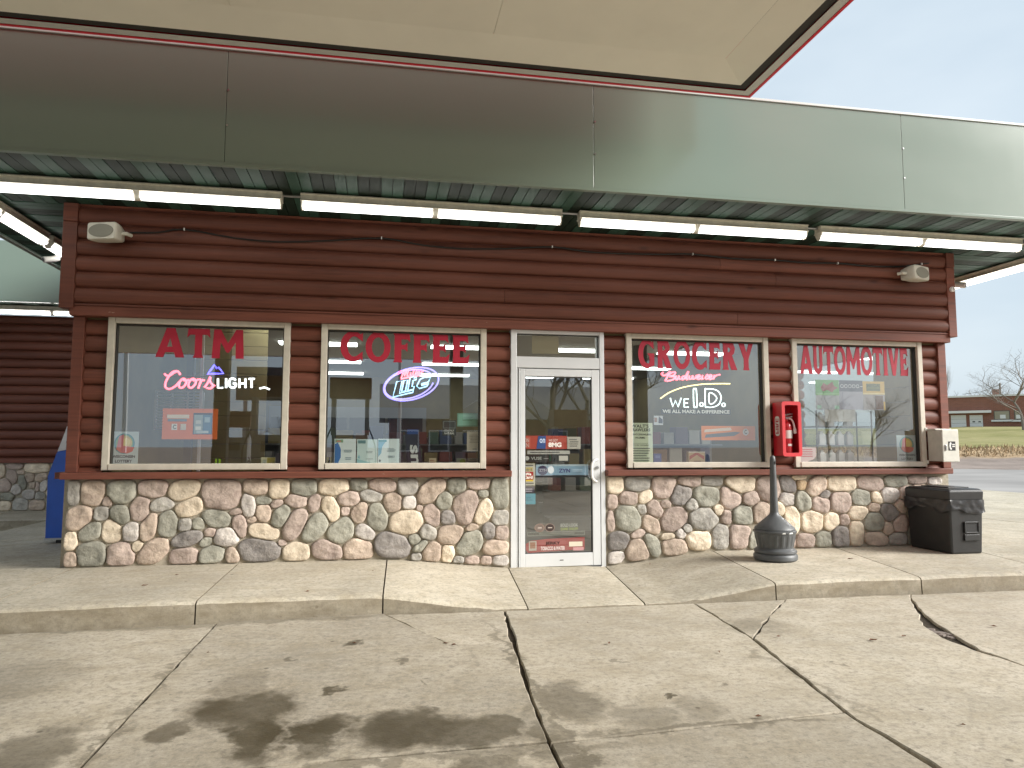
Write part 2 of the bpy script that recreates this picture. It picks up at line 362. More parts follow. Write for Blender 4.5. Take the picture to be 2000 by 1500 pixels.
def glass_mat():
    b = NB('window_glass'); b.t.nodes.remove(b.b)
    tr = b.n('ShaderNodeBsdfTransparent'); tr.inputs[0].default_value = (.95, .97, .95, 1)
    gl = b.n('ShaderNodeBsdfGlossy'); gl.inputs['Roughness'].default_value = .0; gl.inputs['Color'].default_value = (.95, .97, 1, 1)
    lw_ = b.n('ShaderNodeLayerWeight'); lw_.inputs[0].default_value = .5
    f = b.math('MULTIPLY_ADD', b.math('POWER', lw_.outputs['Facing'], 4.), .8); f.node.inputs[2].default_value = .25; f.node.use_clamp = True
    mx_ = b.n('ShaderNodeMixShader'); b.l(f, mx_.inputs[0]); b.l(tr.outputs[0], mx_.inputs[1]); b.l(gl.outputs[0], mx_.inputs[2]); b.l(mx_.outputs[0], b.out.inputs[0])
    n = b.noise(b.coord('World'), .9, 2); bp = b.n('ShaderNodeBump'); bp.inputs['Strength'].default_value = .012; bp.inputs['Distance'].default_value = .02; b.l(n, bp.inputs['Height']); b.l(bp.outputs[0], gl.inputs['Normal'])
    return b.m
GLASS = glass_mat()
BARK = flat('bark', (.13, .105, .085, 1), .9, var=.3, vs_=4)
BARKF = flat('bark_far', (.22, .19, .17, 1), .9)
def brick_mat(name, c1, c2, mo, sc):
    b = NB(name).set(Roughness=.85, Specular_IOR_Level=.2)
    q = b.n('ShaderNodeTexBrick'); 
    pos = b.n('ShaderNodeNewGeometry').outputs['Position']; dp = b.n('ShaderNodeVectorMath', operation='DOT_PRODUCT'); b.l(pos, dp.inputs[0]); dp.inputs[1].default_value = (-.719, .695, 0)
    sz = b.n('ShaderNodeSeparateXYZ'); b.l(pos, sz.inputs[0]); cb_ = b.n('ShaderNodeCombineXYZ'); b.l(dp.outputs['Value'], cb_.inputs[0]); b.l(sz.outputs[2], cb_.inputs[1]); b.l(cb_.outputs[0], q.inputs[0])
    for k_, v in (('Color1', c1), ('Color2', c2), ('Mortar', mo)): q.inputs[k_].default_value = v
    q.inputs['Scale'].default_value = sc; q.inputs['Mortar Size'].default_value = .015; q.inputs['Brick Width'].default_value = .5; q.inputs['Row Height'].default_value = .18
    n = b.noise(b.coord('World'), .25, 3); b.color(b.mix(b.ramp(n, [(.3, .0), (.7, .35)]), q.outputs[0], tuple(x*.7 for x in c1[:3])+(1,))); return b.m
BRICKM = brick_mat('far_brick', (.30, .125, .085, 1), (.24, .10, .07, 1), (.30, .22, .18, 1), 1.)
# ================================================================== SETTING: ground, forecourt, sidewalk
def jag(poly, step=.09, amp=.006, seed=0):
    out = []
    n = len(poly)
    for i in range(n):
        a = Vector(poly[i]); b_ = Vector(poly[(i+1) % n]); L = (b_-a).length; k = max(1, int(L/step)); k = min(k, 60)
        d = (b_-a); nn = Vector((-d.y, d.x)).normalized() if d.length else Vector((0, 0))
        for j in range(k):
            p = a+d*(j/k)
            if 0 < j: p = p+nn*amp*2*(noise.noise(Vector((p.x*7, p.y*7, seed)))+.6*noise.noise(Vector((p.x*23, p.y*23, seed+3))))
            out.append((p.x, p.y))
    return out
def inset(poly, d):
    n = len(poly); out = []
    ar = sum(poly[i][0]*poly[(i+1) % n][1]-poly[(i+1) % n][0]*poly[i][1] for i in range(n)); s = 1 if ar > 0 else -1
    for i in range(n):
        a, b_, c = Vector(poly[i-1]), Vector(poly[i]), Vector(poly[(i+1) % n])
        e1 = (b_-a); e2 = (c-b_)
        if e1.length < 1e-7 or e2.length < 1e-7: out.append(poly[i]); continue
        e1.normalize(); e2.normalize(); n1 = Vector((-e1.y, e1.x)); n2 = Vector((-e2.y, e2.x)); m = n1+n2
        m = m.normalized() if m.length > 1e-6 else n1
        q = b_+m*s*d/max(.45, m.dot(n1)); out.append((q.x, q.y))
    return out
def slab(parent, poly, z=0., gap=.007, mat=None, depth=.07, amp=.006, seed=0, tilt=(0, 0), step=.09, name='slab'):
    p0 = jag(inset(poly, gap), step, amp, seed); p1 = inset(p0, .005)
    cx = sum(p[0] for p in poly)/len(poly); cy = sum(p[1] for p in poly)/len(poly)
    zz = lambda x, y: z+tilt[0]*(x-cx)+tilt[1]*(y-cy)
    n = len(p0); v = [(x, y, zz(x, y)) for x, y in p1]+[(x, y, zz(x, y)-.006) for x, y in p0]+[(x, y, z-depth) for x, y in p0]
    f = [tuple(range(n))]+[(r*n+i, (r+1)*n+i, (r+1)*n+(i+1) % n, r*n+(i+1) % n) for r in (0, 1) for i in range(n)]
    m = MB(); m.v = v; m.f = f
    return m.build(name, mat or CONC, parent)
# terrain: one sheet to the horizon, a bank and a grassy rise beyond the road to the right
DIRH = Vector((.695, .719))
def hgt(x, y):
    s = DIRH.x*x+DIRH.y*y
    for (s0, z0), (s1, z1) in zip(HP, HP[1:]):
        if s <= s1: return z0+(z1-z0)*(s-s0)/(s1-s0)
    return HP[-1][1]
HP = [(-1e4, -.09), (42, -.09), (60, .42), (66, 1.28), (100, 3.0), (136, 4.62), (150, 4.7), (1e4, 12)]
gx = sorted(set([-900, -400, -200, -100, -60, -40, -25, -15] + list(np.arange(-8, 190, 4.)) + [240, 320, 450, 900])); gy = gx
xs = [float(a) for a in gx]; N = len(xs)
m = MB(); m.v = [(x, y, hgt(x, y)+(.12*noise.noise(Vector((x*.13, y*.13, 0))) if DIRH.x*x+DIRH.y*y > 66 else 0)) for y in xs for x in xs]
m.f = [(j*N+i, j*N+i+1, (j+1)*N+i+1, (j+1)*N+i) for j in range(N-1) for i in range(N-1)]
def terrain_mat():
    b = NB('terrain').set(Roughness=.95, Specular_IOR_Level=.1)
    pos = b.n('ShaderNodeNewGeometry').outputs['Position']; d = b.n('ShaderNodeVectorMath', operation='DOT_PRODUCT'); b.l(pos, d.inputs[0]); d.inputs[1].default_value = (DIRH.x, DIRH.y, 0)
    w = b.noise(b.coord('World'), .35, 4); s = b.math('ADD', d.outputs['Value'], b.math('MULTIPLY', b.math('SUBTRACT', w, .5), 4.))
    g = b.noise(b.coord('World', (.5, .5, 2)), .8, 6, .65); g2 = b.noise(b.coord('World'), .06, 3)
    grass = b.ramp(g, [(.25, (.13, .135, .045, 1)), (.5, (.20, .195, .075, 1)), (.75, (.30, .27, .13, 1))])
    grass = b.mix(b.ramp(g2, [(.4, 0.), (.65, .6)]), grass, (.34, .30, .16, 1))
    dry = b.ramp(g, [(.25, (.22, .14, .085, 1)), (.55, (.42, .31, .19, 1)), (.8, (.55, .45, .30, 1))])
    grav = b.ramp(g, [(.3, (.17, .14, .12, 1)), (.7, (.30, .25, .22, 1))])
    mr = lambda a, c: (lambda q: (b.l(s, q.inputs[0]), [setattr(q.inputs[i], 'default_value', v) for i, v in ((1, a), (2, c), (3, 0), (4, 1))], q.outputs[0])[-1])(b.n('ShaderNodeMapRange'))
    c = b.mix(mr(58.5, 60.5), grav, dry); c = b.mix(mr(65, 66.5), c, grass)
    b.color(c); b.bump(g, .5, .4); return b.m
tag(m.build('ground', terrain_mat(), smooth=True), 'gravel verge, dry bank and grassy rise around the filling station', kind='structure')
# lot base under the slabs
lb = bx('lot_bed', DIRT, None, -14, 16, -22, 12, -.085, -.020); tag(lb, 'dark dirt showing in the joints between concrete slabs', kind='structure')
lot = thing('forecourt', (0, -4, 0), 'cracked concrete slab forecourt in front of the store', kind='structure')
KP = [(-7, -1.885), (-3.03, -1.86), (-1.60, -1.80), (-.25, -1.74), (.885, -1.80), (3.03, -1.80), (4.42, -1.81), (5.85, -1.82), (8.8, -1.84), (13, -1.86)]
def ky(x):
    for (x0, y0), (x1, y1) in zip(KP, KP[1:]):
        if x <= x1: return y0+(y1-y0)*(x-x0)/(x1-x0)-.046
    return KP[-1][1]-.046
def front(x0, x1): return [(x, ky(x)) for x in [x0]+[p[0] for p in KP if x0+.1 < p[0] < x1-.1]+[x1]]
A = [(-1.433, ky(-1.433)), (-1.45, -4.40)]; B = [(.69, ky(.69)), (.60, -2.75), (.48, -3.84), (.447, -4.35)]; C = [(2.263, ky(2.263)), (2.184, -2.94), (1.944, -4.25), (1.91, -5.0), (1.80, -7.6)]
G = [(-.24, ky(-.24)), (-.06, -2.2), (.163, -2.70), (.30, -2.76), (.585, -2.75)]
E_ = [(3.09, ky(3.09)), (2.80, -2.18), (2.566, -2.469), (2.36, -2.72), (2.184, -2.94)]
F_ = [(4.275, ky(4.275)), (4.12, -2.05), (3.88, -2.45), (3.69, -2.83), (3.56, -3.16), (3.45, -3.45), (3.45, -3.9), (3.50, -4.6), (3.4, -7.6)]
KY = -1.80
slab(lot, front(-7, A[0][0])+[A[1], (-7, -4.5)], z=-.005, seed=1, gap=.009)
slab(lot, front(A[0][0], G[0][0])+G[1:]+B[1:][1:]+[A[1]], z=.007, seed=2, tilt=(.001, -.001), gap=.008)
slab(lot, front(G[0][0], B[0][0])+[G[4], G[3], G[2], G[1]], z=-.004, seed=3, amp=.010, gap=.009, tilt=(.003, .002))
slab(lot, front(B[0][0], C[0][0])+[C[1], C[2], B[3], B[2], B[1]], z=0, seed=4, gap=.008)
slab(lot, front(C[0][0], E_[0][0])+E_[1:], z=-.002, seed=5, amp=.009, gap=.008)
F2 = [(x-(.11 if 3 <= i_ <= 4 else 0)-(.03 if i_ in (2, 5) else 0), y) for i_, (x, y) in enumerate(F_)]
slab(lot, front(E_[0][0], F_[0][0])+F2[1:]+[C[4], C[3], C[2], C[1]]+E_[::-1][1:-1], z=.003, seed=6, amp=.008, gap=.006)
slab(lot, front(F_[0][0], 13)+[(13, -7.6)]+F_[::-1][:-1], z=0, seed=7, amp=.009, gap=.006)
slab(lot, [(-7, -4.5), A[1], (-1.46, -7.6), (-7, -7.6)], seed=8, z=-.006)
slab(lot, [A[1], B[3], (.30, -7.6), (-1.46, -7.6)], seed=9, z=.005, gap=.008)
slab(lot, [B[3], C[2], C[3], C[4], (.30, -7.6)], seed=10, z=0, gap=.008)
# spalled hole in the crack
for i in range(7):
    cx, cy = 3.57+random.uniform(-.05, .05), -3.0+random.uniform(-.14, .14)
    pl = [(cx+random.uniform(.02, .05)*math.cos(a), cy+random.uniform(.02, .05)*math.sin(a)) for a in np.linspace(0, 5.3, 6)]
    slab(lot, pl, z=-.012+random.uniform(0, .006), gap=.001, amp=.002, seed=20+i, depth=.03, name='concrete_chip', mat=GRAVEL)
yy = [-7.6, -11, -14.5, -18, -21.9]; xx = [-13.9, -10, -7, -3.5, .3, 3.9, 8, 12, 15.9]
for j in range(4):
    for i in range(8): slab(lot, [(xx[i], yy[j+1]), (xx[i+1], yy[j+1]), (xx[i+1], yy[j]), (xx[i], yy[j])], step=.8, amp=.004, seed=30+i)
for i, (a, b_) in enumerate(((-13.9, -10), (-10, -7))):
    for (c, d) in ((-7.6, -4.5), (-4.5, -1.8), (-1.8, 1.4), (1.4, 4.72)): slab(lot, [(a, c), (b_, c), (b_, d), (a, d)], step=.5, amp=.004, seed=50+i)
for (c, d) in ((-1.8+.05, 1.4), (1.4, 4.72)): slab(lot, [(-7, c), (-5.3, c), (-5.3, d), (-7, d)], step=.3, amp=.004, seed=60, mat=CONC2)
# sidewalk
walk = thing('sidewalk', (1.5, -1, 0), 'raised concrete sidewalk with a ramp down at the door', kind='structure')
WJ = [  # joint: x at wall, z at wall, x at kerb, y at kerb, z at kerb
    (-6.2, .14, -6.2, -1.88, .14), (-3.08, .15, -3.03, -1.86, .15), (-1.62, .152, -1.60, -1.80, .15), (-.20, .150, -.25, -1.74, .135),
    (1.04, .035, .885, -1.80, .004), (2.087, .02, 1.86, -1.80, .004), (3.317, .145, 3.03, -1.80, .135), (4.81, .148, 4.42, -1.81, .14), (6.30, .148, 5.85, -1.82, .145), (9.2, .15, 8.8, -1.84, .145), (13.2, .15, 12.9, -1.86, .145)]
for k in range(len(WJ)-1):
    L_, Q = WJ[k], WJ[k+1]; nu, nv = 14, 10; g = .006
    wide = Q[0]-L_[0]
    v = []
    prof = [(0, 0), (.2, 0), (.4, 0), (.6, 0), (.8, 0), (.93, 0), (.975, -.003), (.992, -.010), (1.0, -.024), (1.004, -1)]
    yw = -.02 if k not in (0, 8, 9) else -.02
    for iu in range(nu+1):
        u = iu/nu; u_ = g/wide+(1-2*g/wide)*u
        sm = u_
        if k == 3: sm = u_*u_*(3-2*u_)*.35+u_*.65
        if k == 5: sm = u_*u_*(3-2*u_)*.35+u_*.65
        xw = L_[0]+(Q[0]-L_[0])*u_; zw = L_[1]+(Q[1]-L_[1])*sm; xk = L_[2]+(Q[2]-L_[2])*u_; yk = L_[3]+(Q[3]-L_[3])*u_; zk = L_[4]+(Q[4]-L_[4])*sm
        if k in (3,): zk = max(.006, .135*(1-u_*1.25))
        if k in (5,): zk = max(.006, .135*(u_*1.3-.3))
        yk += .010*noise.noise(Vector((xk*3.1, 2, 5)))
        ed = -.004 if iu in (0, nu) else 0
        for (t, dz) in prof:
            x = xw+(xk-xw)*min(t, 1); y = yw+(yk-yw)*t; z = zw+(zk-zw)*min(t, 1)
            if dz == -1: z = -.05
            else: z += dz*(1 if zk > .03 else .3)+ed+.004*noise.noise(Vector((x*1.7, y*1.7, 1)))+(.006*noise.noise(Vector((x*17, y*19, 1))) if .97 < t else 0)
            v.append((x, y, z))
    m = MB(); m.v = v; P_ = len(prof); m.f = [(i*P_+j, i*P_+j+1, (i+1)*P_+j+1, (i+1)*P_+j) for i in range(nu) for j in range(P_-1)]
    for i in (0, nu):  # side skirts
        b0 = len(m.v); m.v += [(p[0], p[1], -.05) for p in v[i*P_:(i+1)*P_]]
        m.f += [(i*P_+j, i*P_+j+1, b0+j+1, b0+j) for j in range(P_-1)]
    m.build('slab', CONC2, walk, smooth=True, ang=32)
# side walks and apron to the right, strip on the left, wing walk
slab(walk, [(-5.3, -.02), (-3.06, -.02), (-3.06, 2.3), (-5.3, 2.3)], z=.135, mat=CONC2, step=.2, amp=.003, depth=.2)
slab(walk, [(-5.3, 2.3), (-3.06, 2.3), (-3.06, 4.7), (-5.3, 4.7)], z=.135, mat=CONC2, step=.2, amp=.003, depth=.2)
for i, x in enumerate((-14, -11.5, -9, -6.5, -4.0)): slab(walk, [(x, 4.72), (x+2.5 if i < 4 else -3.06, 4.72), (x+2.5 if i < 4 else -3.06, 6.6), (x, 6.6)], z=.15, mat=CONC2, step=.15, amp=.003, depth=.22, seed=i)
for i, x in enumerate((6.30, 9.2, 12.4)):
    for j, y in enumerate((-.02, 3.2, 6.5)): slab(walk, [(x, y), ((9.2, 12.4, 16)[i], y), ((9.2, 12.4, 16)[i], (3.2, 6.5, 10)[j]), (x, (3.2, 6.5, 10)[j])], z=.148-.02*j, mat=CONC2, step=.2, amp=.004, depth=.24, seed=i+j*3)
# road beyond the apron on the right
LAT = Vector((-DIRH.y, DIRH.x))
def rq(s, t, z): q = DIRH*s+LAT*t; return (q.x, q.y, z)
m = MB(); m.add([rq(18.5, -160, -.03), rq(18.5, 160, -.03), rq(29.5, 160, -.03), rq(29.5, -160, -.03), rq(44, 160, .01), rq(44, -160, .01)], [(0, 1, 2, 3), (3, 2, 4, 5)])
tag(m.build('road', ASPH), 'worn grey asphalt road running past the right side of the store', kind='structure')
m = MB(); m.add([(-60, -40, -.04), (60, -40, -.04), (60, -24, -.04), (-60, -24, -.04)], [(0, 1, 2, 3)])
tag(m.build('street', ASPH), 'asphalt street in front of the filling station, opposite the store', kind='structure')

# ================================================================== THE STORE
store = thing('convenience_store', (1.55, 0, 0), 'low store with brown log siding, fieldstone base, green metal fascia and four picture windows', 'store')
WX = [-2.889, -.894, 2.346, 4.336]; WW, WZ0, WZ1 = 1.693, 1.048, 2.529; DX0, DX1 = 1.06, 2.087
XL, XR = -3.2, 6.35
# structural wall (painted inside)
wc = MB()
wc.box(XL+.06, DX0-.002, .012, .14, .02, 1.03); wc.box(DX1+.002, XR-.06, .012, .14, .02, 1.03)
edges = [XL+.06]+[e for x in WX[:2] for e in (x+.03, x+WW-.03)]+[DX0-.002, DX1+.002]+[e for x in WX[2:] for e in (x+.03, x+WW-.03)]+[XR-.06]
for a, b_ in zip(edges[::2], edges[1::2]): wc.box(a, b_, .012, .14, 1.03, 2.53)
wc.box(XL+.06, XR-.06, .012, .14, 2.53, 3.6)
wc.build('wall_core', TAN, store)
sw = MB(); sw.box(XL+.06, XL+.16, .14, 6.4, .02, 3.6)
sw.box(XR-.16, XR-.06, .14, 10.4, .02, 1.0); sw.box(XR-.16, XR-.06, .14, 10.4, 2.5, 3.6); sw.box(XR-.16, XR-.06, .14, 1.0, 1.0, 2.5); sw.box(XR-.16, XR-.06, 2.9, 10.4, 1.0, 2.5)
sw.box(XL-11, XR-.06, 10.4, 10.5, .02, 3.6); sw.box(XL-11, XL+.06, 6.55, 6.65, .02, 3.6)
sw.build('side_wall', TAN, store)
bx('interior_floor', FLOORI, store, XL+.16, XR-.16, .14, 10.4, .0, .03)
bx('ceiling', CEIL, store, XL+.16, XR-.16, .14, 10.4, 2.98, 3.02)
bx('roof', ROOF, store, -4.35, 7.85, -1.38, 10.9, 4.38, 4.44)
bx('roof', ROOF, store, -15, -4.35, 5.2, 10.9, 4.38, 4.44)
# logs: D profile course, one object each
PROF = [(0.006, 0), (-.016, .004), (-.034, .022), (-.045, .050), (-.049, .080), (-.045, .108), (-.032, .134), (-.014, .151), (.006, .1565)]
def log_course(parent, axis, a0, a1, face, z0, z1, zc0, n=None, sgn=-1):
    """one log along X (axis 0) or Y (axis 1); zc0 = bottom of the course, cut to z0..z1"""
    pr = []
    for (d, h) in PROF:
        z = zc0+h
        if z < z0 or z > z1: continue
        pr.append((d, z))
    def at(zq):
        h = zq-zc0
        for (d0, h0), (d1, h1) in zip(PROF, PROF[1:]):
            if h0 <= h <= h1: return d0+(d1-d0)*(h-h0)/(h1-h0)
        return .006
    if zc0 < z0: pr.insert(0, (at(z0), z0)); pr.insert(0, (.006, z0))
    if zc0+.1565 > z1: pr.append((at(z1), z1)); pr.append((.006, z1))
    if len(pr) < 3: return
    k = max(1, int((a1-a0)/.5)); mm = MB(); vs_ = []
    ph = random.random()*50
    for i in range(k+1):
        a = a0+(a1-a0)*i/k; w = .0025*noise.noise(Vector((a*1.3, ph, 0)))
        for (d, z) in pr:
            q = face+(d+w)*(-sgn)
            vs_.append((a, q, z+w) if axis == 0 else (q, a, z+w))
    n_ = len(pr); fs = [(i*n_+j, i*n_+j+1, (i+1)*n_+j+1, (i+1)*n_+j) for i in range(k) for j in range(n_-1)]
    fs += [tuple(range(n_)), tuple(k*n_+j for j in range(n_))]
    mm.add(vs_, fs); return mm.build('log', LOG, parent, smooth=True, ang=60)
fw = thing('front_wall', (1.55, 0, 0)); fw.parent = store; fw.location = (0, 0, 0); WL[fw] = Vector((1.55, 0, 0))
for (a, b_) in ((-3.095, WX[0]), (WX[0]+WW, WX[1]), (WX[1]+WW, DX0), (DX1, WX[2]), (WX[2]+WW, WX[3]), (WX[3]+WW, 6.245)):
    for k in range(10): log_course(fw, 0, a+.002, b_-.002, .004, 1.032, 2.518, 1.080-.158+k*.158)
for k in range(7):
    z = 2.635+k*.157
    cuts = [-3.17]+([random.uniform(-1, 5)] if k not in (2, 5) else [])+[6.34]
    for a, b_ in zip(cuts, cuts[1:]): log_course(fw, 0, a+.002, b_-.002, -.098, 2.60, 3.598, z)
bx('wall_backing', TRIM, fw, -3.2, 6.35, -.100, .010, 2.55, 3.598)
bx('band_board', TRIM, fw, -3.215, 6.37, -.128, .008, 2.518, 2.612, .006)
bx('band_lip', TRIM, fw, -3.17, 6.34, -.136, -.129, 2.614, 2.632, .003)
for (x0, x1) in ((-3.30, -3.172), (6.342, 6.45)):
    bx('corner_board', TRIM, fw, x0, x1, -.150, -.02, 2.585, 3.42, .005); bx('corner_board', TRIM, fw, x0, x1, -.158, -.02, 3.424, 3.598, .005)
bx('corner_board', TRIM, fw, -3.2, -3.097, -.062, .05, 1.032, 2.516, .005); bx('corner_board', TRIM, fw, 6.247, 6.352, -.062, .05, 1.032, 2.516, .005)
for (a, b_) in ((-3.21, DX0-.003), (DX1+.003, 6.29)): bx('sill_board', TRIM, fw, a, b_, -.155, .010, .968, 1.031, .007)
# side and wing log walls
lw = thing('left_wall', (XL, 3, 0)); lw.parent = store; lw.location = Vector((XL, 3, 0))-WL[store]; WL[lw] = Vector((XL, 3, 0))
rw = thing('right_wall', (XR, 5, 0)); rw.parent = store; rw.location = Vector((XR, 5, 0))-WL[store]; WL[rw] = Vector((XR, 5, 0))
ww = thing('wing_wall', (-8, 6.5, 0)); ww.parent = store; ww.location = Vector((-8, 6.5, 0))-WL[store]; WL[ww] = Vector((-8, 6.5, 0))
for k in range(17):
    z = 1.08-.158+k*.158
    for (a, b_) in ((-14, -9.3), (-9.3, -3.22)): log_course(ww, 0, a+.001, b_-.001, 6.54, 1.05, 3.598, z)
    m = MB(); m.tube([(XL+.03, .06, z+.079), (XL+.03, 6.5, z+.079)], .079, 10); 
    if z+.158 < 3.6: m.build('log', LOG, lw, smooth=True)
    for (a, b_) in ((.06, 1.0), (2.9, 10.4)) if 1.0 < z+.08 < 2.5 else ((.06, 10.4),):
        m = MB(); m.tube([(XR-.05, a, z+.079), (XR-.05, b_, z+.079)], .079, 10)
        if z+.158 < 3.6: m.build('log', LOG, rw, smooth=True)
bx('sill_board', TRIM, ww, -14, -3.25, 6.40, 6.56, .985, 1.048, .006)
bx('sill_board', TRIM, lw, -3.32, -3.17, .02, 6.38, .968, 1.03, .006); bx('sill_board', TRIM, rw, 6.30, 6.45, .02, 10.4, .968, 1.03, .006)
bx('mortar_wall', MORTAR, lw, XL-.02, XL+.055, .0, 6.45, 0, .966); bx('mortar_wall', MORTAR, rw, XR-.055, XR-.03, .0, 10.4, 0, .966)
bx('header_panel', TRIM, lw, XL-.10, XL+.055, .012, 6.4, 2.6, 3.598)
# side window in the right wall
sg = MB(); sg.box(XR-.12, XR-.11, 1.0, 2.9, 1.0, 2.5); sg.build('side_window', GLASS, rw)
for (y0, y1, z0, z1) in ((.95, 1.0, .95, 2.55), (2.9, 2.95, .95, 2.55), (1.0, 2.9, .95, 1.0), (1.0, 2.9, 2.5, 2.55)): bx('side_window_trim', WFRAME, rw, XR-.155, XR-.062, y0+.001, y1-.001, z0, z1)
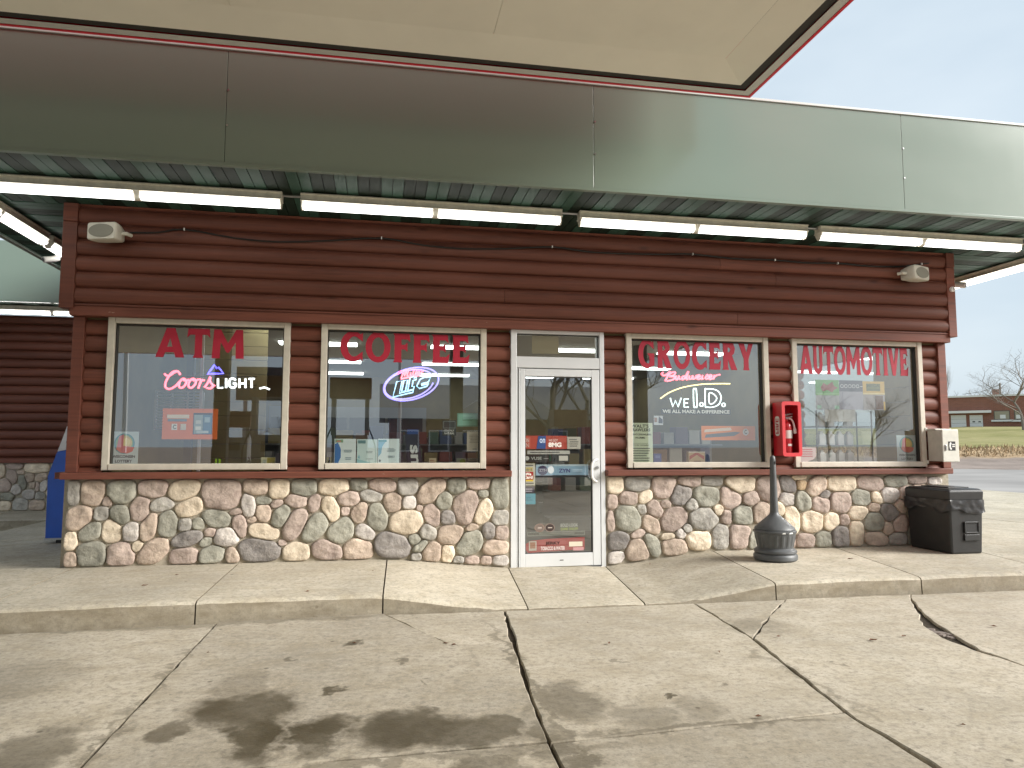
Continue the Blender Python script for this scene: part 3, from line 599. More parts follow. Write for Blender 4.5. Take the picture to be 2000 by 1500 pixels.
# ---- stones
SD = {1: (110, 920), 2: (330, 920), 3: (550, 920), 4: (770, 920), 5: (1170, 920), 6: (1390, 920), 7: (1590, 920), 8: (0, 880)}
ST = {1: """130 140 330 490 0 y;335 140 700 515 0 t;720 135 1160 475 0 g;1180 140 1605 380 0 p;645 370 810 515 0 p;115 510 515 875 .3 t;530 530 750 735 0 y;770 500 1060 785 -.2 g;1070 380 1340 725 .1 p;1360 390 1700 610 .3 y;300 745 655 1040 .35 g;640 705 935 1070 -.25 c;970 765 1195 1035 0 w;1210 625 1475 1030 .4 t;1475 590 1755 970 -.1 g;100 905 285 1160 0 c;85 1205 300 1420 0 t;270 1055 705 1420 0 g;725 1055 1130 1405 -.1 p;1070 1030 1250 1195 .2 c;1170 985 1640 1385 .5 t""",
2: """-35 120 445 445 .3 c;460 120 1060 580 0 p;1075 120 1440 350 0 t;1465 115 1765 405 0 c;80 375 520 680 .45 c;490 545 895 840 -.3 g;1040 320 1255 680 -.3 w;1275 385 1480 490 0 g;1490 420 1665 540 .3 p;1270 510 1480 740 0 t;1500 500 1760 830 .4 g;870 545 1080 650 .3 p;915 650 1135 970 -.25 p;1135 670 1290 770 .4 t;1150 775 1610 1015 -.35 c;130 700 310 880 0 y;335 700 500 860 0 g;10 885 465 1125 .45 d;510 850 685 970 0 p;440 975 625 1115 .4 g;650 835 1010 1095 0 w;990 1005 1630 1345 -.2 d;5 1140 395 1375 .1 p;430 1105 800 1365 .2 g;815 1125 1025 1365 -.2 t;1600 1010 1720 1100 0 p""",
3: """130 115 515 375 -.1 g;535 110 980 350 .1 c;1005 110 1250 290 0 g;1275 110 1690 320 -.2 p;35 335 380 540 -.2 p;375 335 565 600 .2 p;585 375 850 755 -.45 c;835 300 1130 505 .1 p;1145 275 1470 460 -.3 y;1495 325 1750 610 .1 t;5 560 365 1030 .55 p;300 620 675 1050 .5 g;870 530 990 655 0 p;1015 475 1255 775 .3 t;1255 475 1560 875 -.15 g;675 685 1070 1085 .3 g;1065 785 1370 1035 -.45 w;10 1065 405 1330 0 c;430 1015 890 1320 -.25 p;910 1005 1330 1300 -.1 t;1350 895 1880 1280 -.15 d""",
4: """50 105 340 355 0 y;345 110 760 490 .45 t;780 100 1060 345 0 g;1065 90 1420 270 -.1 p;1410 90 1670 560 0 g;125 370 320 560 0 w;605 300 845 555 0 g;860 275 1225 775 .15 p;1240 285 1390 385 0 g;1175 405 1475 780 .5 c;1445 575 1670 795 0 y;330 500 415 590 0 p;430 475 685 830 -.3 p;680 590 905 790 .1 d;-70 585 410 940 0 c;365 780 630 1010 -.2 y;645 800 1015 1080 0 t;1055 775 1235 890 .3 t;1300 770 1480 995 0 d;1490 810 1670 1020 0 p;210 925 380 1080 0 g;275 1020 500 1200 .6 g;910 865 1305 1240 .3 g;1325 1020 1665 1230 0 t;420 1055 690 1335 .1 t;695 1090 885 1355 .1 c;250 1210 400 1310 0 y;850 1255 1020 1365 .1 y;1050 1255 1240 1380 0 p;1275 1255 1425 1390 0 p;1450 1245 1670 1400 0 w""",
5: """75 60 370 340 -.1 c;390 60 770 300 0 y;785 60 1140 380 .1 p;1185 60 1500 235 -.1 p;1525 60 1810 225 0 y;75 335 275 565 0 p;315 300 570 505 0 p;595 275 810 480 .35 c;1070 200 1370 500 .1 d;1395 230 1780 525 -.1 g;710 430 940 685 -.3 p;920 440 1060 545 0 p;1280 395 1470 590 0 y;1690 495 1830 655 0 c;245 500 630 880 -.15 g;575 500 710 640 0 y;645 650 910 930 -.35 t;920 535 1315 905 .3 p;1340 540 1750 870 .1 y;80 585 235 905 0 p;480 860 690 995 .45 p;1140 840 1290 995 -.2 w;1240 780 1380 905 -.1 y;75 905 450 1160 0 d;670 920 920 1260 -.45 g;920 905 1120 1015 .2 c;1305 885 1655 1150 0 c;415 1010 745 1315 0 t;940 1010 1300 1225 .1 t;80 1185 385 1375 .3 w;1670 790 1920 1150 .1 y""",
6: """240 65 645 335 .1 c;680 65 1020 440 -.1 p;1010 65 1255 330 -.35 d;1195 60 1385 130 0 c;1265 140 1410 280 0 o;1400 80 1710 380 .35 t;135 225 445 565 -.15 p;480 290 715 515 0 p;1010 320 1235 515 0 w;1245 300 1475 600 -.15 g;320 505 620 800 .1 g;155 580 310 780 0 p;625 455 870 760 0 t;930 450 1085 650 0 c;1090 515 1310 910 -.2 c;1340 585 1640 895 .1 c;1490 370 1760 610 -.1 p;1600 285 1760 420 .2 d;285 780 585 1130 .1 p;560 900 690 1140 0 g;860 760 1080 950 0 t;700 760 850 1140 0 y;870 960 1160 1140 0 p;1170 930 1245 1140 0 p;1255 930 1525 1135 0 p;1540 900 1780 1125 0 g""",
7: """215 65 635 300 0 c;640 75 1050 300 -.15 p;1060 70 1395 240 0 g;1390 70 1680 190 0 p;250 310 565 615 0 p;575 270 850 510 -.1 g;855 295 1020 480 -.3 c;1010 240 1265 470 0 w;1280 210 1450 430 0 p;525 510 800 730 -.1 c;820 475 975 595 0 t;1000 480 1280 750 -.2 d;1200 415 1400 615 -.2 t;165 605 395 870 .2 c;395 640 540 800 0 p;760 620 1050 880 0 g;1035 755 1185 940 0 t;1180 650 1410 900 0 p;545 730 745 1110 0 c;760 890 1110 1100 -.2 t;1130 910 1380 1090 .1 y;290 820 530 1120 0 d;1395 820 1500 1060 0 g;1410 450 1500 800 0 t;1690 95 1880 200 0 w;1460 210 1700 420 0 t;1710 220 1880 450 0 g;1520 440 1700 700 0 p;1720 470 1890 760 0 c;1510 720 1680 1060 0 y;1700 780 1900 1060 0 t""",
8: """-60 150 60 400 0 c;70 155 340 270 0 p;345 150 725 325 0 c;730 150 900 300 0 y;85 285 235 480 -.2 p;245 290 345 350 0 t;260 370 380 570 -.2 g;360 335 490 460 0 t;510 325 690 460 .3 t;-40 415 150 605 0 p;145 500 310 640 .2 w;420 465 510 550 0 t;510 465 560 600 0 p;575 420 680 610 .2 w;0 620 180 750 -.1 g;320 585 500 715 0 w;505 610 640 720 0 y;-30 725 150 880 0 c;175 705 400 880 0 y;410 735 650 870 0 t;700 330 860 520 0 p;690 540 860 700 0 c;660 720 880 870 0 g;-250 150 -70 380 0 t;-260 400 -60 600 0 y;-250 620 -20 860 0 p"""}
def walk_z(x):
    pts = [(-3.2, .15), (-.22, .15), (1.04, .04), (2.087, .02), (3.317, .145), (6.4, .15)]
    for (x0, z0), (x1, z1) in zip(pts, pts[1:]):
        if x <= x1: return z0+(z1-z0)*(x-x0)/(x1-x0)
    return .15
def lay_stones(parent, recs, Yface, zlo, zhi, xlo, xhi, gap=.03, extra=()):
    cs = list(extra)
    for (px0, py0, px1, py1, rho, col) in recs:
        a = onY((px0+px1)/2, py1, Yface-.045); b_ = onY((px0+px1)/2, py0, Yface-.045); l = onY(px0, (py0+py1)/2, Yface-.045); r_ = onY(px1, (py0+py1)/2, Yface-.045)
        cs.append(((l.x+r_.x)/2, (a.z+b_.z)/2, (r_.x-l.x)/2, (b_.z-a.z)/2, rho, col))
    arr = np.array([c[:5] for c in cs])
    def dist(i, x, z):
        c = arr[i]; u = (x-c[0])/c[2]; v = (z-c[1])/c[3]
        if abs(c[4]) < .12: return (abs(u)**3.1+abs(v)**3.1)**(1/3.1)
        return math.sqrt(max(0, (u*u-2*c[4]*u*v+v*v)/(1-c[4]**2)))
    for i, (cx, cz, a, b_, rho, col) in enumerate(cs):
        near = [j for j in range(len(cs)) if j != i and abs(arr[j, 0]-cx) < a+arr[j, 2]+.1 and abs(arr[j, 1]-cz) < b_+arr[j, 3]+.1]
        na = 24; rim = []
        for k in range(na):
            th = 2*math.pi*k/na; ux, uz = math.cos(th)*a, math.sin(th)*b_
            d0 = dist(i, cx+ux, cz+uz); s = 1.20/d0*(1+.15*noise.noise(Vector((cx*9+math.cos(th)*1.5, cz*9+math.sin(th)*1.5, i))))
            for _ in range(26):
                x, z = cx+ux*s, cz+uz*s
                di = dist(i, x, z)
                if all(dist(j, x, z) > di*.98+gap for j in near) and zlo(x)+.006 < z < zhi and xlo < x < xhi: break
                s *= .965
            rim.append((ux*s, uz*s))
        # soften the outline
        rim = [((rim[k-1][0]+2*rim[k][0]+rim[(k+1) % na][0])/4, (rim[k-1][1]+2*rim[k][1]+rim[(k+1) % na][1])/4) for k in range(na)]
        H = .022+.014*random.random()+.05*min(a, b_); H = min(H, .042); v = []; sd_ = i*3.7
        for (sc, hh) in ((1.0, -.12), (.99, .40), (.955, .78), (.87, .95), (.70, 1.0), (.48, 1.02), (.24, 1.03)):
            for (x, z) in rim:
                X, Z = cx+x*sc, cz+z*sc; nn = noise.noise(Vector((X*10, Z*10, sd_)))*.42+abs(noise.noise(Vector((X*17, Z*23, sd_))))*.30-.08+noise.noise(Vector((X*38, Z*38, sd_)))*.10
                v.append((X, Yface-H*(hh+(nn if hh > .5 else nn*.4)), Z))
        v.append((cx, Yface-H*1.05, cz)); rn = 7
        f = [(r_*na+k, r_*na+(k+1) % na, (r_+1)*na+(k+1) % na, (r_+1)*na+k) for r_ in range(rn-1) for k in range(na)]+[((rn-1)*na+k, (rn-1)*na+(k+1) % na, rn*na) for k in range(na)]
        m = MB(); m.v = v; m.f = f; m.build('stone', STONE[col], parent, smooth=True, ang=75)
def recs(keys):
    out = []
    for k in keys:
        ox, oy = SD[k]
        for ln in ST[k].split(';'):
            q = ln.split(); b_ = [float(t) for t in q[:5]]; out.append((ox+b_[0]/7.5, oy+b_[1]/7.5, ox+b_[2]/7.5, oy+b_[3]/7.5, b_[4], q[5]))
    return out
sb = thing('stone_base', (1.55, -.06, 0)); sb.parent = store; sb.location = Vector((0, -.06, 0)); WL[sb] = Vector((1.55, -.06, 0))
bx('mortar_wall', MORTAR, sb, -3.15, DX0-.004, -.062, .010, 0, .966); bx('mortar_wall', MORTAR, sb, DX1+.004, 6.30, -.062, .010, 0, .966)
lay_stones(sb, recs((1, 2, 3, 4)), -.060, walk_z, .964, -3.165, DX0-.015)
lay_stones(sb, recs((5, 6, 7)), -.060, walk_z, .964, DX1+.02, 6.31)
ws = thing('wing_stone_base', (-8, 6.5, 0)); ws.parent = store; ws.location = Vector((-8, 6.5, 0))-WL[store]; WL[ws] = Vector((-8, 6.5, 0))
bx('mortar_wall', MORTAR, ws, -14, -3.2, 6.47, 6.55, 0, .984)
rw_ = random.Random(21); more = []
for (xa, xb) in ((-11.5, -7.62), (-5.62, -3.35)):
    for z0, z1 in ((.16, .34), (.34, .58), (.58, .78), (.78, .98)):
        x = xa+rw_.uniform(0, .1)
        while x < xb-.1:
            w = rw_.uniform(.16, .34); jz = rw_.uniform(-.02, .02); more.append((x+w/2, (z0+z1)/2+jz, w/2*.96, (z1-z0)/2*.96, rw_.choice((0, 0, .2, -.2)), rw_.choice('ccttppgyydw'))); x += w
lay_stones(ws, recs((8,)), 6.472, lambda x: .15, .982, -14, -3.3, .07, more)
# ---- fascia (panels with seams), soffit panels
fa = thing('fascia', (1.7, -1.45, 3.59)); fa.parent = store; fa.location = Vector((1.7, -1.45, 3.59))-WL[store]; WL[fa] = Vector((1.7, -1.45, 3.59))
seams = [-4.45, -1.59, 1.568, 4.735, 7.93]
for a, b_ in zip(seams, seams[1:]):
    bx('fascia_panel', FASCIA, fa, a+.0015, b_-.0015, -1.450, -1.425, 3.605, 4.565, .003)
bx('fascia_backing', CANGAP, fa, -4.42, 7.9, -1.422, -1.40, 3.61, 4.55)
bx('drip_edge', FASCIA, fa, -4.46, 7.94, -1.462, -1.41, 3.574, 3.602, .003); bx('cap_trim', flat('cap_metal', (.52, .58, .55, 1), .4), fa, -4.46, 7.94, -1.462, -1.36, 4.568, 4.592, .003)
for s_ in seams[1:-1]:
    for z in (3.92, 4.22): MB().cyl((s_+.012, -1.456, z), (s_+.012, -1.449, z), .008, 8).build('rivet', STEEL, fa)
for x in (-4.45, 7.93):
    sg_ = 1 if x < 0 else -1
    y1 = 5.05 if x < 0 else 10.9
    for a, b_ in ((-1.42, 1.8), (1.8, y1)): bx('fascia_panel', FASCIA, fa, min(x, x+.025*sg_), max(x, x+.025*sg_), a+.002, b_-.002, 3.605, 4.565, .003)
    bx('drip_edge', FASCIA, fa, min(x-.012*sg_, x+.05*sg_), max(x-.012*sg_, x+.05*sg_), -1.408, y1, 3.574, 3.602, .003)
for a, b_ in ((-15, -11.2), (-11.2, -7.8), (-7.8, -4.43)): bx('fascia_panel', FASCIA, fa, a+.002, b_-.002, 5.05, 5.075, 3.605, 4.565, .003)
bx('drip_edge', FASCIA, fa, -15, -4.40, 5.038, 5.09, 3.574, 3.602, .003)
so = thing('soffit', (1.7, -.7, 3.6)); so.parent = store; so.location = Vector((1.7, -.7, 3.6))-WL[store]; WL[so] = Vector((1.7, -.7, 3.6))
bx('soffit_backing', CANGAP, so, -4.42, 7.9, -1.41, .2, 3.625, 3.64); bx('soffit_backing', CANGAP, so, -4.42, -3.1, .2, 6.5, 3.625, 3.64); bx('soffit_backing', CANGAP, so, 6.3, 7.9, .2, 10.5, 3.625, 3.64); bx('soffit_backing', CANGAP, so, -15, -4.42, 5.08, 6.6, 3.625, 3.64)
def pans(along, n, a0, lo, hi):
    for i in range(n):
        for k in range(4):
            a = a0+i*.406+k*.1015
            me = MB()
            if along == 0: me.box(a+.0035, a+.098, lo, hi, 3.603+(.004 if k > 1 else 0), 3.618)
            else: me.box(lo, hi, a+.0035, a+.098, 3.603+(.004 if k > 1 else 0), 3.618)
            me.build('soffit_panel', SOFF_L if k < 2 else SOFF_D, so)
pans(0, 30, -4.38, -1.40, -.09)
pans(1, 14, -.08, -4.42, -3.15); pans(1, 16, -.08, 6.30, 7.90); pans(0, 10, -8.5, 5.09, 6.5)
# ---- windows
def frame_piece(nm, mat, par, x0, x1, z0, z1, y0, y1): return bx(nm, mat, par, x0, x1, y0, y1, z0, z1, .006)
GL = []
for i, x in enumerate(WX):
    w = thing('window', (x+WW/2, 0, WZ0)); w.parent = store; w.location = WL[w]-WL[store]
    t = .062
    for nm, a in (('frame', (x, x+t, WZ0+.001, WZ1-.001)), ('frame', (x+WW-t, x+WW, WZ0+.001, WZ1-.001))): frame_piece(nm, WFRAME, w, a[0], a[1], a[2], a[3], -.066, .03)
    frame_piece('frame', WFRAME, w, x+t+.001, x+WW-t-.001, WZ1-t, WZ1-.002, -.062, .03); frame_piece('frame', WFRAME, w, x+t+.001, x+WW-t-.001, WZ0+.002, WZ0+t, -.072, .03)
    for (a, b_, c, d) in ((x+t, x+t+.012, WZ0+t, WZ1-t), (x+WW-t-.012, x+WW-t, WZ0+t, WZ1-t)): bx('gasket', CANGAP, w, a+.001, b_, -.03, .02, c+.001, d-.001)
    bx('gasket', CANGAP, w, x+t+.013, x+WW-t-.013, -.03, .02, WZ1-t-.016, WZ1-t-.001)
    pm = MB(); pm.add([(x+t-.01, .0, WZ0+t-.01), (x+WW-t+.01, .0, WZ0+t-.01), (x+WW-t+.01, .0, WZ1-t+.01), (x+t-.01, .0, WZ1-t+.01)], [(0, 1, 2, 3)])
    pm.build('pane', GLASS, w); GL.append(w)
    # interior jamb and stool
    bx('window_stool', TAN, w, x+.03, x+WW-.03, .03, .28, WZ0+.0, WZ0+.03)
# ---- entrance
en = thing('entrance', ((DX0+DX1)/2, 0, .02)); en.parent = store; en.location = WL[en]-WL[store]
bx('door_frame', ALU, en, DX0, DX0+.062, -.075, .10, .012, 2.54, .004); bx('door_frame', ALU, en, DX1-.05, DX1, -.075, .10, .012, 2.54, .004)
bx('door_frame', ALU, en, DX0+.063, DX1-.051, -.072, .10, 2.485, 2.54, .004); bx('door_frame', ALU, en, DX0+.063, DX1-.051, -.072, .10, 2.115, 2.235, .004)
bx('threshold', STEEL, en, DX0+.063, DX1-.051, -.09, .12, .008, .022, .003)
m = MB(); m.add([(DX0+.06, -.01, 2.23), (DX1-.05, -.01, 2.23), (DX1-.05, -.01, 2.49), (DX0+.06, -.01, 2.49)], [(0, 1, 2, 3)]); m.build('transom_pane', GLASS, en)
bx('transom_gasket', ALUD, en, DX0+.063, DX1-.051, -.03, -.012, 2.475, 2.484); bx('transom_gasket', ALUD, en, DX1-.060, DX1-.052, -.03, -.012, 2.236, 2.474)
dr = thing('door', ((DX0+DX1)/2, -.03, .03)); dr.parent = store; dr.location = WL[dr]-WL[store]
d0, d1, dz0, dz1 = DX0+.100, DX1-.056, .030, 2.105
bx('hinge_strip', ALU, dr, DX0+.066, DX0+.078, -.070, .05, .03, 2.11, .003); bx('hinge_strip', ALU, dr, DX0+.084, DX0+.097, -.078, .05, .03, 2.11, .003)
bx('stile', ALU, dr, d0, d0+.052, -.072, -.02, dz0, dz1, .004); bx('stile', ALU, dr, d1-.085, d1, -.072, -.02, dz0, dz1, .004)
bx('rail', ALU, dr, d0+.053, d1-.086, -.070, -.02, dz1-.078, dz1, .004); bx('rail', ALU, dr, d0+.053, d1-.086, -.070, -.02, dz0, dz0+.135, .004)
gx0, gx1, gz0, gz1 = d0+.052, d1-.085, dz0+.135, dz1-.078
for (a, b_, c, d) in ((gx0+.001, gx0+.008, gz0, gz1), (gx1-.008, gx1-.001, gz0, gz1), (gx0+.009, gx1-.009, gz0+.001, gz0+.007), (gx0+.009, gx1-.009, gz1-.009, gz1-.001)): bx('glazing_bead', ALUD, dr, a, b_, -.062, -.042, c, d)
m = MB(); m.add([(gx0, -.045, gz0), (gx1, -.045, gz0), (gx1, -.045, gz1), (gx0, -.045, gz1)], [(0, 1, 2, 3)]); m.build('pane', GLASS, dr)
hx = d1-.075; m = MB(); m.tube(catmull([(hx+.045, -.07, 1.14), (hx+.01, -.105, 1.135), (hx-.028, -.125, 1.10), (hx-.035, -.128, 1.02), (hx-.028, -.125, .95), (hx+.01, -.105, .915), (hx+.045, -.07, .91)], 4), .013, 10); m.build('handle', WHITE, dr, smooth=True)
MB().cyl((d1-.035, -.074, 1.055), (d1-.035, -.086, 1.055), .017, 14).build('lock_cylinder', STEEL, dr)
bx('maker_plate', ALUD, dr, (d0+d1)/2-.012, (d0+d1)/2+.028, -.0725, -.0712, dz0+.06, dz0+.068)
# ================================================================== CANOPY over the pumps
can = thing('canopy', (0, -9, 0), 'large cream filling station canopy with red edge standing in front of the store', 'canopy')
CZ = 4.3; CY0 = -1.985; CX1 = 2.815
# plan: front section to CX1, wider rear section over the pump islands
def ring(z, d):   # L-shaped outline inset by d
    return [(-9.3+d, CY0-d, z), (CX1-d, CY0-d, z), (CX1-d, -9-d, z), (8.9-d, -9-d, z), (8.9-d, -17.6+d, z), (-9.3+d, -17.6+d, z)]
def strip(name, mat, r0, r1):
    m = MB(); n = len(r0); m.add(r0+r1, [(i, (i+1) % n, n+(i+1) % n, n+i) for i in range(n)]); return m.build(name, mat, can)
strip('red_lip', CANRED, ring(CZ-.004, 0), ring(CZ-.004, .026))
strip('edge_trim', CANTRIM, ring(CZ, .0265), ring(CZ, .098))
strip('shadow_gap', CANGAP, ring(CZ+.012, .0982), ring(CZ+.012, .185))
strip('cove', CREAM, ring(CZ-.002, .1852), ring(CZ+.05, .46))
# deck panels
def deck(x0, x1, y0, y1):
    x = x0
    while x < x1-.01:
        b_ = min(x+1.8659, x1); bx('deck_panel', CREAM, can, x+.0012, b_-.0012, y0, y1, CZ+.05, CZ+.08); x += 1.8659
deck(-8.84, CX1-.46, -9.4, CY0-.46); deck(-8.84, 8.5, -17.2, -9.402)
m = MB(); m.add(ring(CZ-.003, 0)+ring(CZ+.95, 0), [(i, (i+1) % 6, 6+(i+1) % 6, 6+i) for i in range(6)]); m.build('fascia_band', CANRED, can)
bx('canopy_roof', ROOF, can, -9.25, CX1-.05, -9, CY0-.05, CZ+.5, CZ+.55); bx('canopy_roof', ROOF, can, -9.25, 8.85, -17.55, -9.01, CZ+.5, CZ+.55)
COLM = flat('column_paint', (.10, .095, .09, 1), .5)
for (x, y) in ((-4.3, -12), (1.75, -12), (7.5, -13.2)):
    bx('column', COLM, can, x-.17, x+.17, y-.17, y+.17, 0, CZ+.06, .01)

# ================================================================== FLUORESCENT FIXTURES under the eaves
def fixture(label, axis, a0, a1, c, z=3.602):
    """strip light running along X (axis 0, at y=c) or Y (axis 1, at x=c)"""
    L_ = a1-a0; P = (lambda a, t, zz: (a, c+t, zz)) if axis == 0 else (lambda a, t, zz: (c+t, a, zz))
    mid = (a0+a1)/2; th = thing('strip_light', P(mid, 0, z), label, 'light fixture', 'strip lights under the eaves')
    def pb(nm, mat, u0, u1, t0, t1, z0, z1, bev=.003):
        p, q = P(u0, t0, z0), P(u1, t1, z1); return bx(nm, mat, th, min(p[0], q[0]), max(p[0], q[0]), min(p[1], q[1]), max(p[1], q[1]), z0, z1, bev)
    pb('housing', LIGHTH, a0, a1, -.055, .055, z-.070, z-.002); pb('housing_flange', LIGHTH, a0+.002, a1-.002, -.072, .072, z-.022, z-.012, .002)
    pb('reflector', LIGHTH, a0, a1, -.068, .068, z-.082, z-.0705, .003)
    for u in (a0+.012, mid, a1-.012):
        m = MB(); w = .012 if u != mid else .05
        m.prism([(-.062, z-.083), (.062, z-.083), (.022, z-.150), (-.022, z-.150)], lambda p, q, t: P(u+t, p, q), -w/2, w/2); m.build('lamp_holder', LIGHTH, th)
    for (u0, u1) in ((a0+.022, mid-.03), (mid+.03, a1-.022)):
        for t in (-.038, .038):
            m = MB(); m.cyl(P(u0, t, z-.122), P(u1, t, z-.122), .0165, 10); m.build('tube', TUBE, th, smooth=True)
    return th
fixture('long strip light over the window lettered ATM', 0, -3.67, -1.21, -.80)
fixture('long strip light over the window lettered COFFEE', 0, -1.047, 1.427, -.80)
fixture('long strip light over the window lettered GROCERY', 0, 1.605, 4.074, -.80)
fixture('long strip light over the window lettered AUTOMOTIVE', 0, 4.217, 6.70, -.80)
fixture('strip light under the side eave above the blue ice freezer, farther back', 1, 1.05, 3.5, -3.93)
fixture('strip light under the side eave above the blue ice freezer, nearer the corner', 1, -1.0, .95, -3.93)
fixture('strip light under the eave on the side of the small grey telephone box', 1, -.35, 2.1, 7.50)
fixture('strip light under the eave of the recessed wing', 0, -6.9, -4.5, 5.55)
cn = MB()
for a, b_ in ((-1.205, -1.052), (1.432, 1.600), (4.079, 4.212)): 
    MBt = MB().cyl((a, -.80, 3.575), (b_, -.80, 3.575), .012, 8).build('conduit', STEEL)
    tag(solo(MBt, ((a+b_)/2, -.8, 3.575)), 'short metal conduit joining two strip lights under the eave', 'conduit', 'conduits between the strip lights')

# ================================================================== SPEAKERS, CABLE, CAMERAS
def speaker(label, cx, cy, cz, yaw, w=.285, h=.165):
    th = thing('outdoor_speaker', (cx, cy, cz), label, 'speaker', 'outdoor speakers')
    Mx = Matrix.Rotation(yaw, 4, 'Z'); tr = lambda x, y, z: tuple(Vector((cx, cy, cz))+Mx @ Vector((x, y, z)))
    def rr(w_, h_, y, r, n=4):
        pts = []
        for (sx, sz, a0) in ((1, 1, 0), (-1, 1, 90), (-1, -1, 180), (1, -1, 270)):
            for k in range(n+1):
                a = R(a0+90*k/n); pts.append((sx*(w_/2-r)+r*math.cos(a), y, sz*(h_/2-r)+r*math.sin(a)))
        return pts
    m = MB(); rings = [rr(w*.72, h*.75, .10, .02), rr(w*.9, h*.95, .02, .025), rr(w, h, -.05, .022), rr(w, h, -.085, .022), rr(w*.95, h*.92, -.095, .02)]
    n = len(rings[0]); m.add([tr(*p) for r_ in rings for p in r_], [(i*n+k, i*n+(k+1) % n, (i+1)*n+(k+1) % n, (i+1)*n+k) for i in range(4) for k in range(n)]+[tuple(range(n)), tuple(4*n+k for k in range(n))])
    m.build('shell', SPKW, th, smooth=True)
    m = MB(); q = [(w*.43*math.cos(a)+.0, h*.38*math.sin(a)) for a in np.linspace(0, 2*math.pi, 28, endpoint=False)]
    m.prism(q, lambda u, v, t: tr(u, t, v), -.0952, -.102); m.build('grille', SPKG, th)
    s_ = 1 if yaw < 0 else -1
    m = MB(); m.tube([tr(s_*w*.46, .02, .0), tr(s_*w*.60, .03, 0), tr(s_*w*.62, .09, 0)], .018, 8); m.build('bracket', SPKW, th, smooth=True)
    bb = MB(); bb.tube([tr(0, .08, 0), (cx, -.13, cz)], .02, 8); bb.build('mount', SPKW, th)
speaker('small beige outdoor speaker on the logs above the window lettered ATM', -2.86, -.27, 3.285, R(-16))
speaker('small beige outdoor speaker on the logs above the window lettered AUTOMOTIVE', 5.80, -.27, 3.285, R(20))
cp = [(-2.70, 3.335), (-2.45, 3.35), (-2.212, 3.396), (-1.75, 3.335), (-1.324, 3.318), (-.8, 3.36), (-.311, 3.413), (.1, 3.362), (.512, 3.345), (1.0, 3.37), (1.493, 3.416), (1.85, 3.385), (2.202, 3.38), (2.7, 3.395), (3.101, 3.418), (3.6, 3.39), (4.1, 3.400), (4.5, 3.385), (4.893, 3.402), (5.3, 3.385), (5.687, 3.40), (5.9, 3.43), (6.1, 3.46)]
m = MB(); m.tube(catmull([(x, -.158, z) for x, z in cp], 3), .0085, 6)
cb = m.build('speaker_cable', CABLE, smooth=True); tag(solo(cb, (1.7, -.158, 3.38)), 'thin black cable sagging along the logs between the two speakers', 'cable')
for x, z in ((-2.212, 3.396), (-.311, 3.413), (1.493, 3.416), (3.101, 3.418), (4.1, 3.400), (4.893, 3.402), (6.0, 3.445)):
    s_ = bx('cable_clip', WHITE, None, x-.006, x+.006, -.172, -.146, z-.012, z+.012, .002); tag(solo(s_, (x, -.158, z)), 'tiny white clip holding the black speaker cable to the logs', 'clip', 'clips on the speaker cable')
def bullet_cam(label, p, d):
    th = thing('security_camera', p, label, 'camera'); d = Vector(d).normalized(); p = Vector(p)
    m = MB(); m.tube([p, p+d*.04, p+d*.17, p+d*.175], [.025, .036, .036, .030], 14); m.build('housing', WHITE, th, smooth=True)
    m = MB(); m.tube([p+d*.1752, p+d*.178], .024, 14); m.build('lens', BLACK, th)
    m = MB(); m.tube([p+d*.05+Vector((0, 0, .03)), p+Vector((0, 0, .06)), (p.x, p.y, 3.585)], .012, 8); m.build('arm', WHITE, th); m = MB(); m.cyl((p.x, p.y, 3.575), (p.x, p.y, 3.602), .035, 14).build('base', WHITE, th)
bullet_cam('white bullet camera under the side eave near the ice freezer', (-4.02, 1.57, 3.465), (-.6, -.6, -.25))
bullet_cam('white bullet camera under the side eave past the corner with the telephone box', (6.80, .3, 3.34), (.5, -.8, -.25))
m = MB(); 
def dome_lamp(p):
    th = thing('corner_sensor', p, 'small round white sensor on the corner board above the telephone box', 'sensor')
    m = MB(); m.tube([Vector(p)+Vector((0, .0, 0)), Vector(p)+Vector((0, -.02, 0)), Vector(p)+Vector((0, -.035, 0))], [.032, .032, .018], 16); m.build('body', WHITE, th, smooth=True); m = MB(); m.cyl(Vector(p)+Vector((0, -.0351, 0)), Vector(p)+Vector((0, -.037, 0)), .010, 10); m.build('lens', SPKG, th)
dome_lamp((6.40, -.151, 3.155))

# ================================================================== FIRE EXTINGUISHER
ex0, ex1, ez0, ez1 = 4.075, 4.295, 1.18, 1.775
cab = thing('extinguisher_cabinet', (4.185, -.05, ez0), 'red open-front fire extinguisher cabinet on the logs beside the window lettered AUTOMOTIVE', 'cabinet')
yb, yf = -.055, -.255
bx('back_panel', RED, cab, ex0+.004, ex1-.004, yb-.006, yb, ez0+.004, ez1-.004)
for (a, b_) in ((ex0, ex0+.006), (ex1-.006, ex1)): bx('side_panel', RED, cab, a, b_, yf+.012, yb, ez0+.003, ez1-.003)
bx('top_panel', RED, cab, ex0+.007, ex1-.007, yf+.012, yb, ez1-.006, ez1); bx('bottom_panel', RED, cab, ex0+.007, ex1-.007, yf+.012, yb, ez0, ez0+.006)
fm = MB()
def rrect(x0, x1, z0, z1, r, n=4):
    o_ = []
    for (cx, cz, a0) in ((x1-r, z1-r, 0), (x0+r, z1-r, 90), (x0+r, z0+r, 180), (x1-r, z0+r, 270)):
        o_ += [(cx+r*math.cos(R(a0+90*k/n)), cz+r*math.sin(R(a0+90*k/n))) for k in range(n+1)]
    return o_
v_o = rrect(ex0-.006, ex1+.006, ez0-.006, ez1+.006, .03); v_i = rrect(ex0+.030, ex1-.030, ez0+.034, ez1-.034, .015); n = len(v_o)
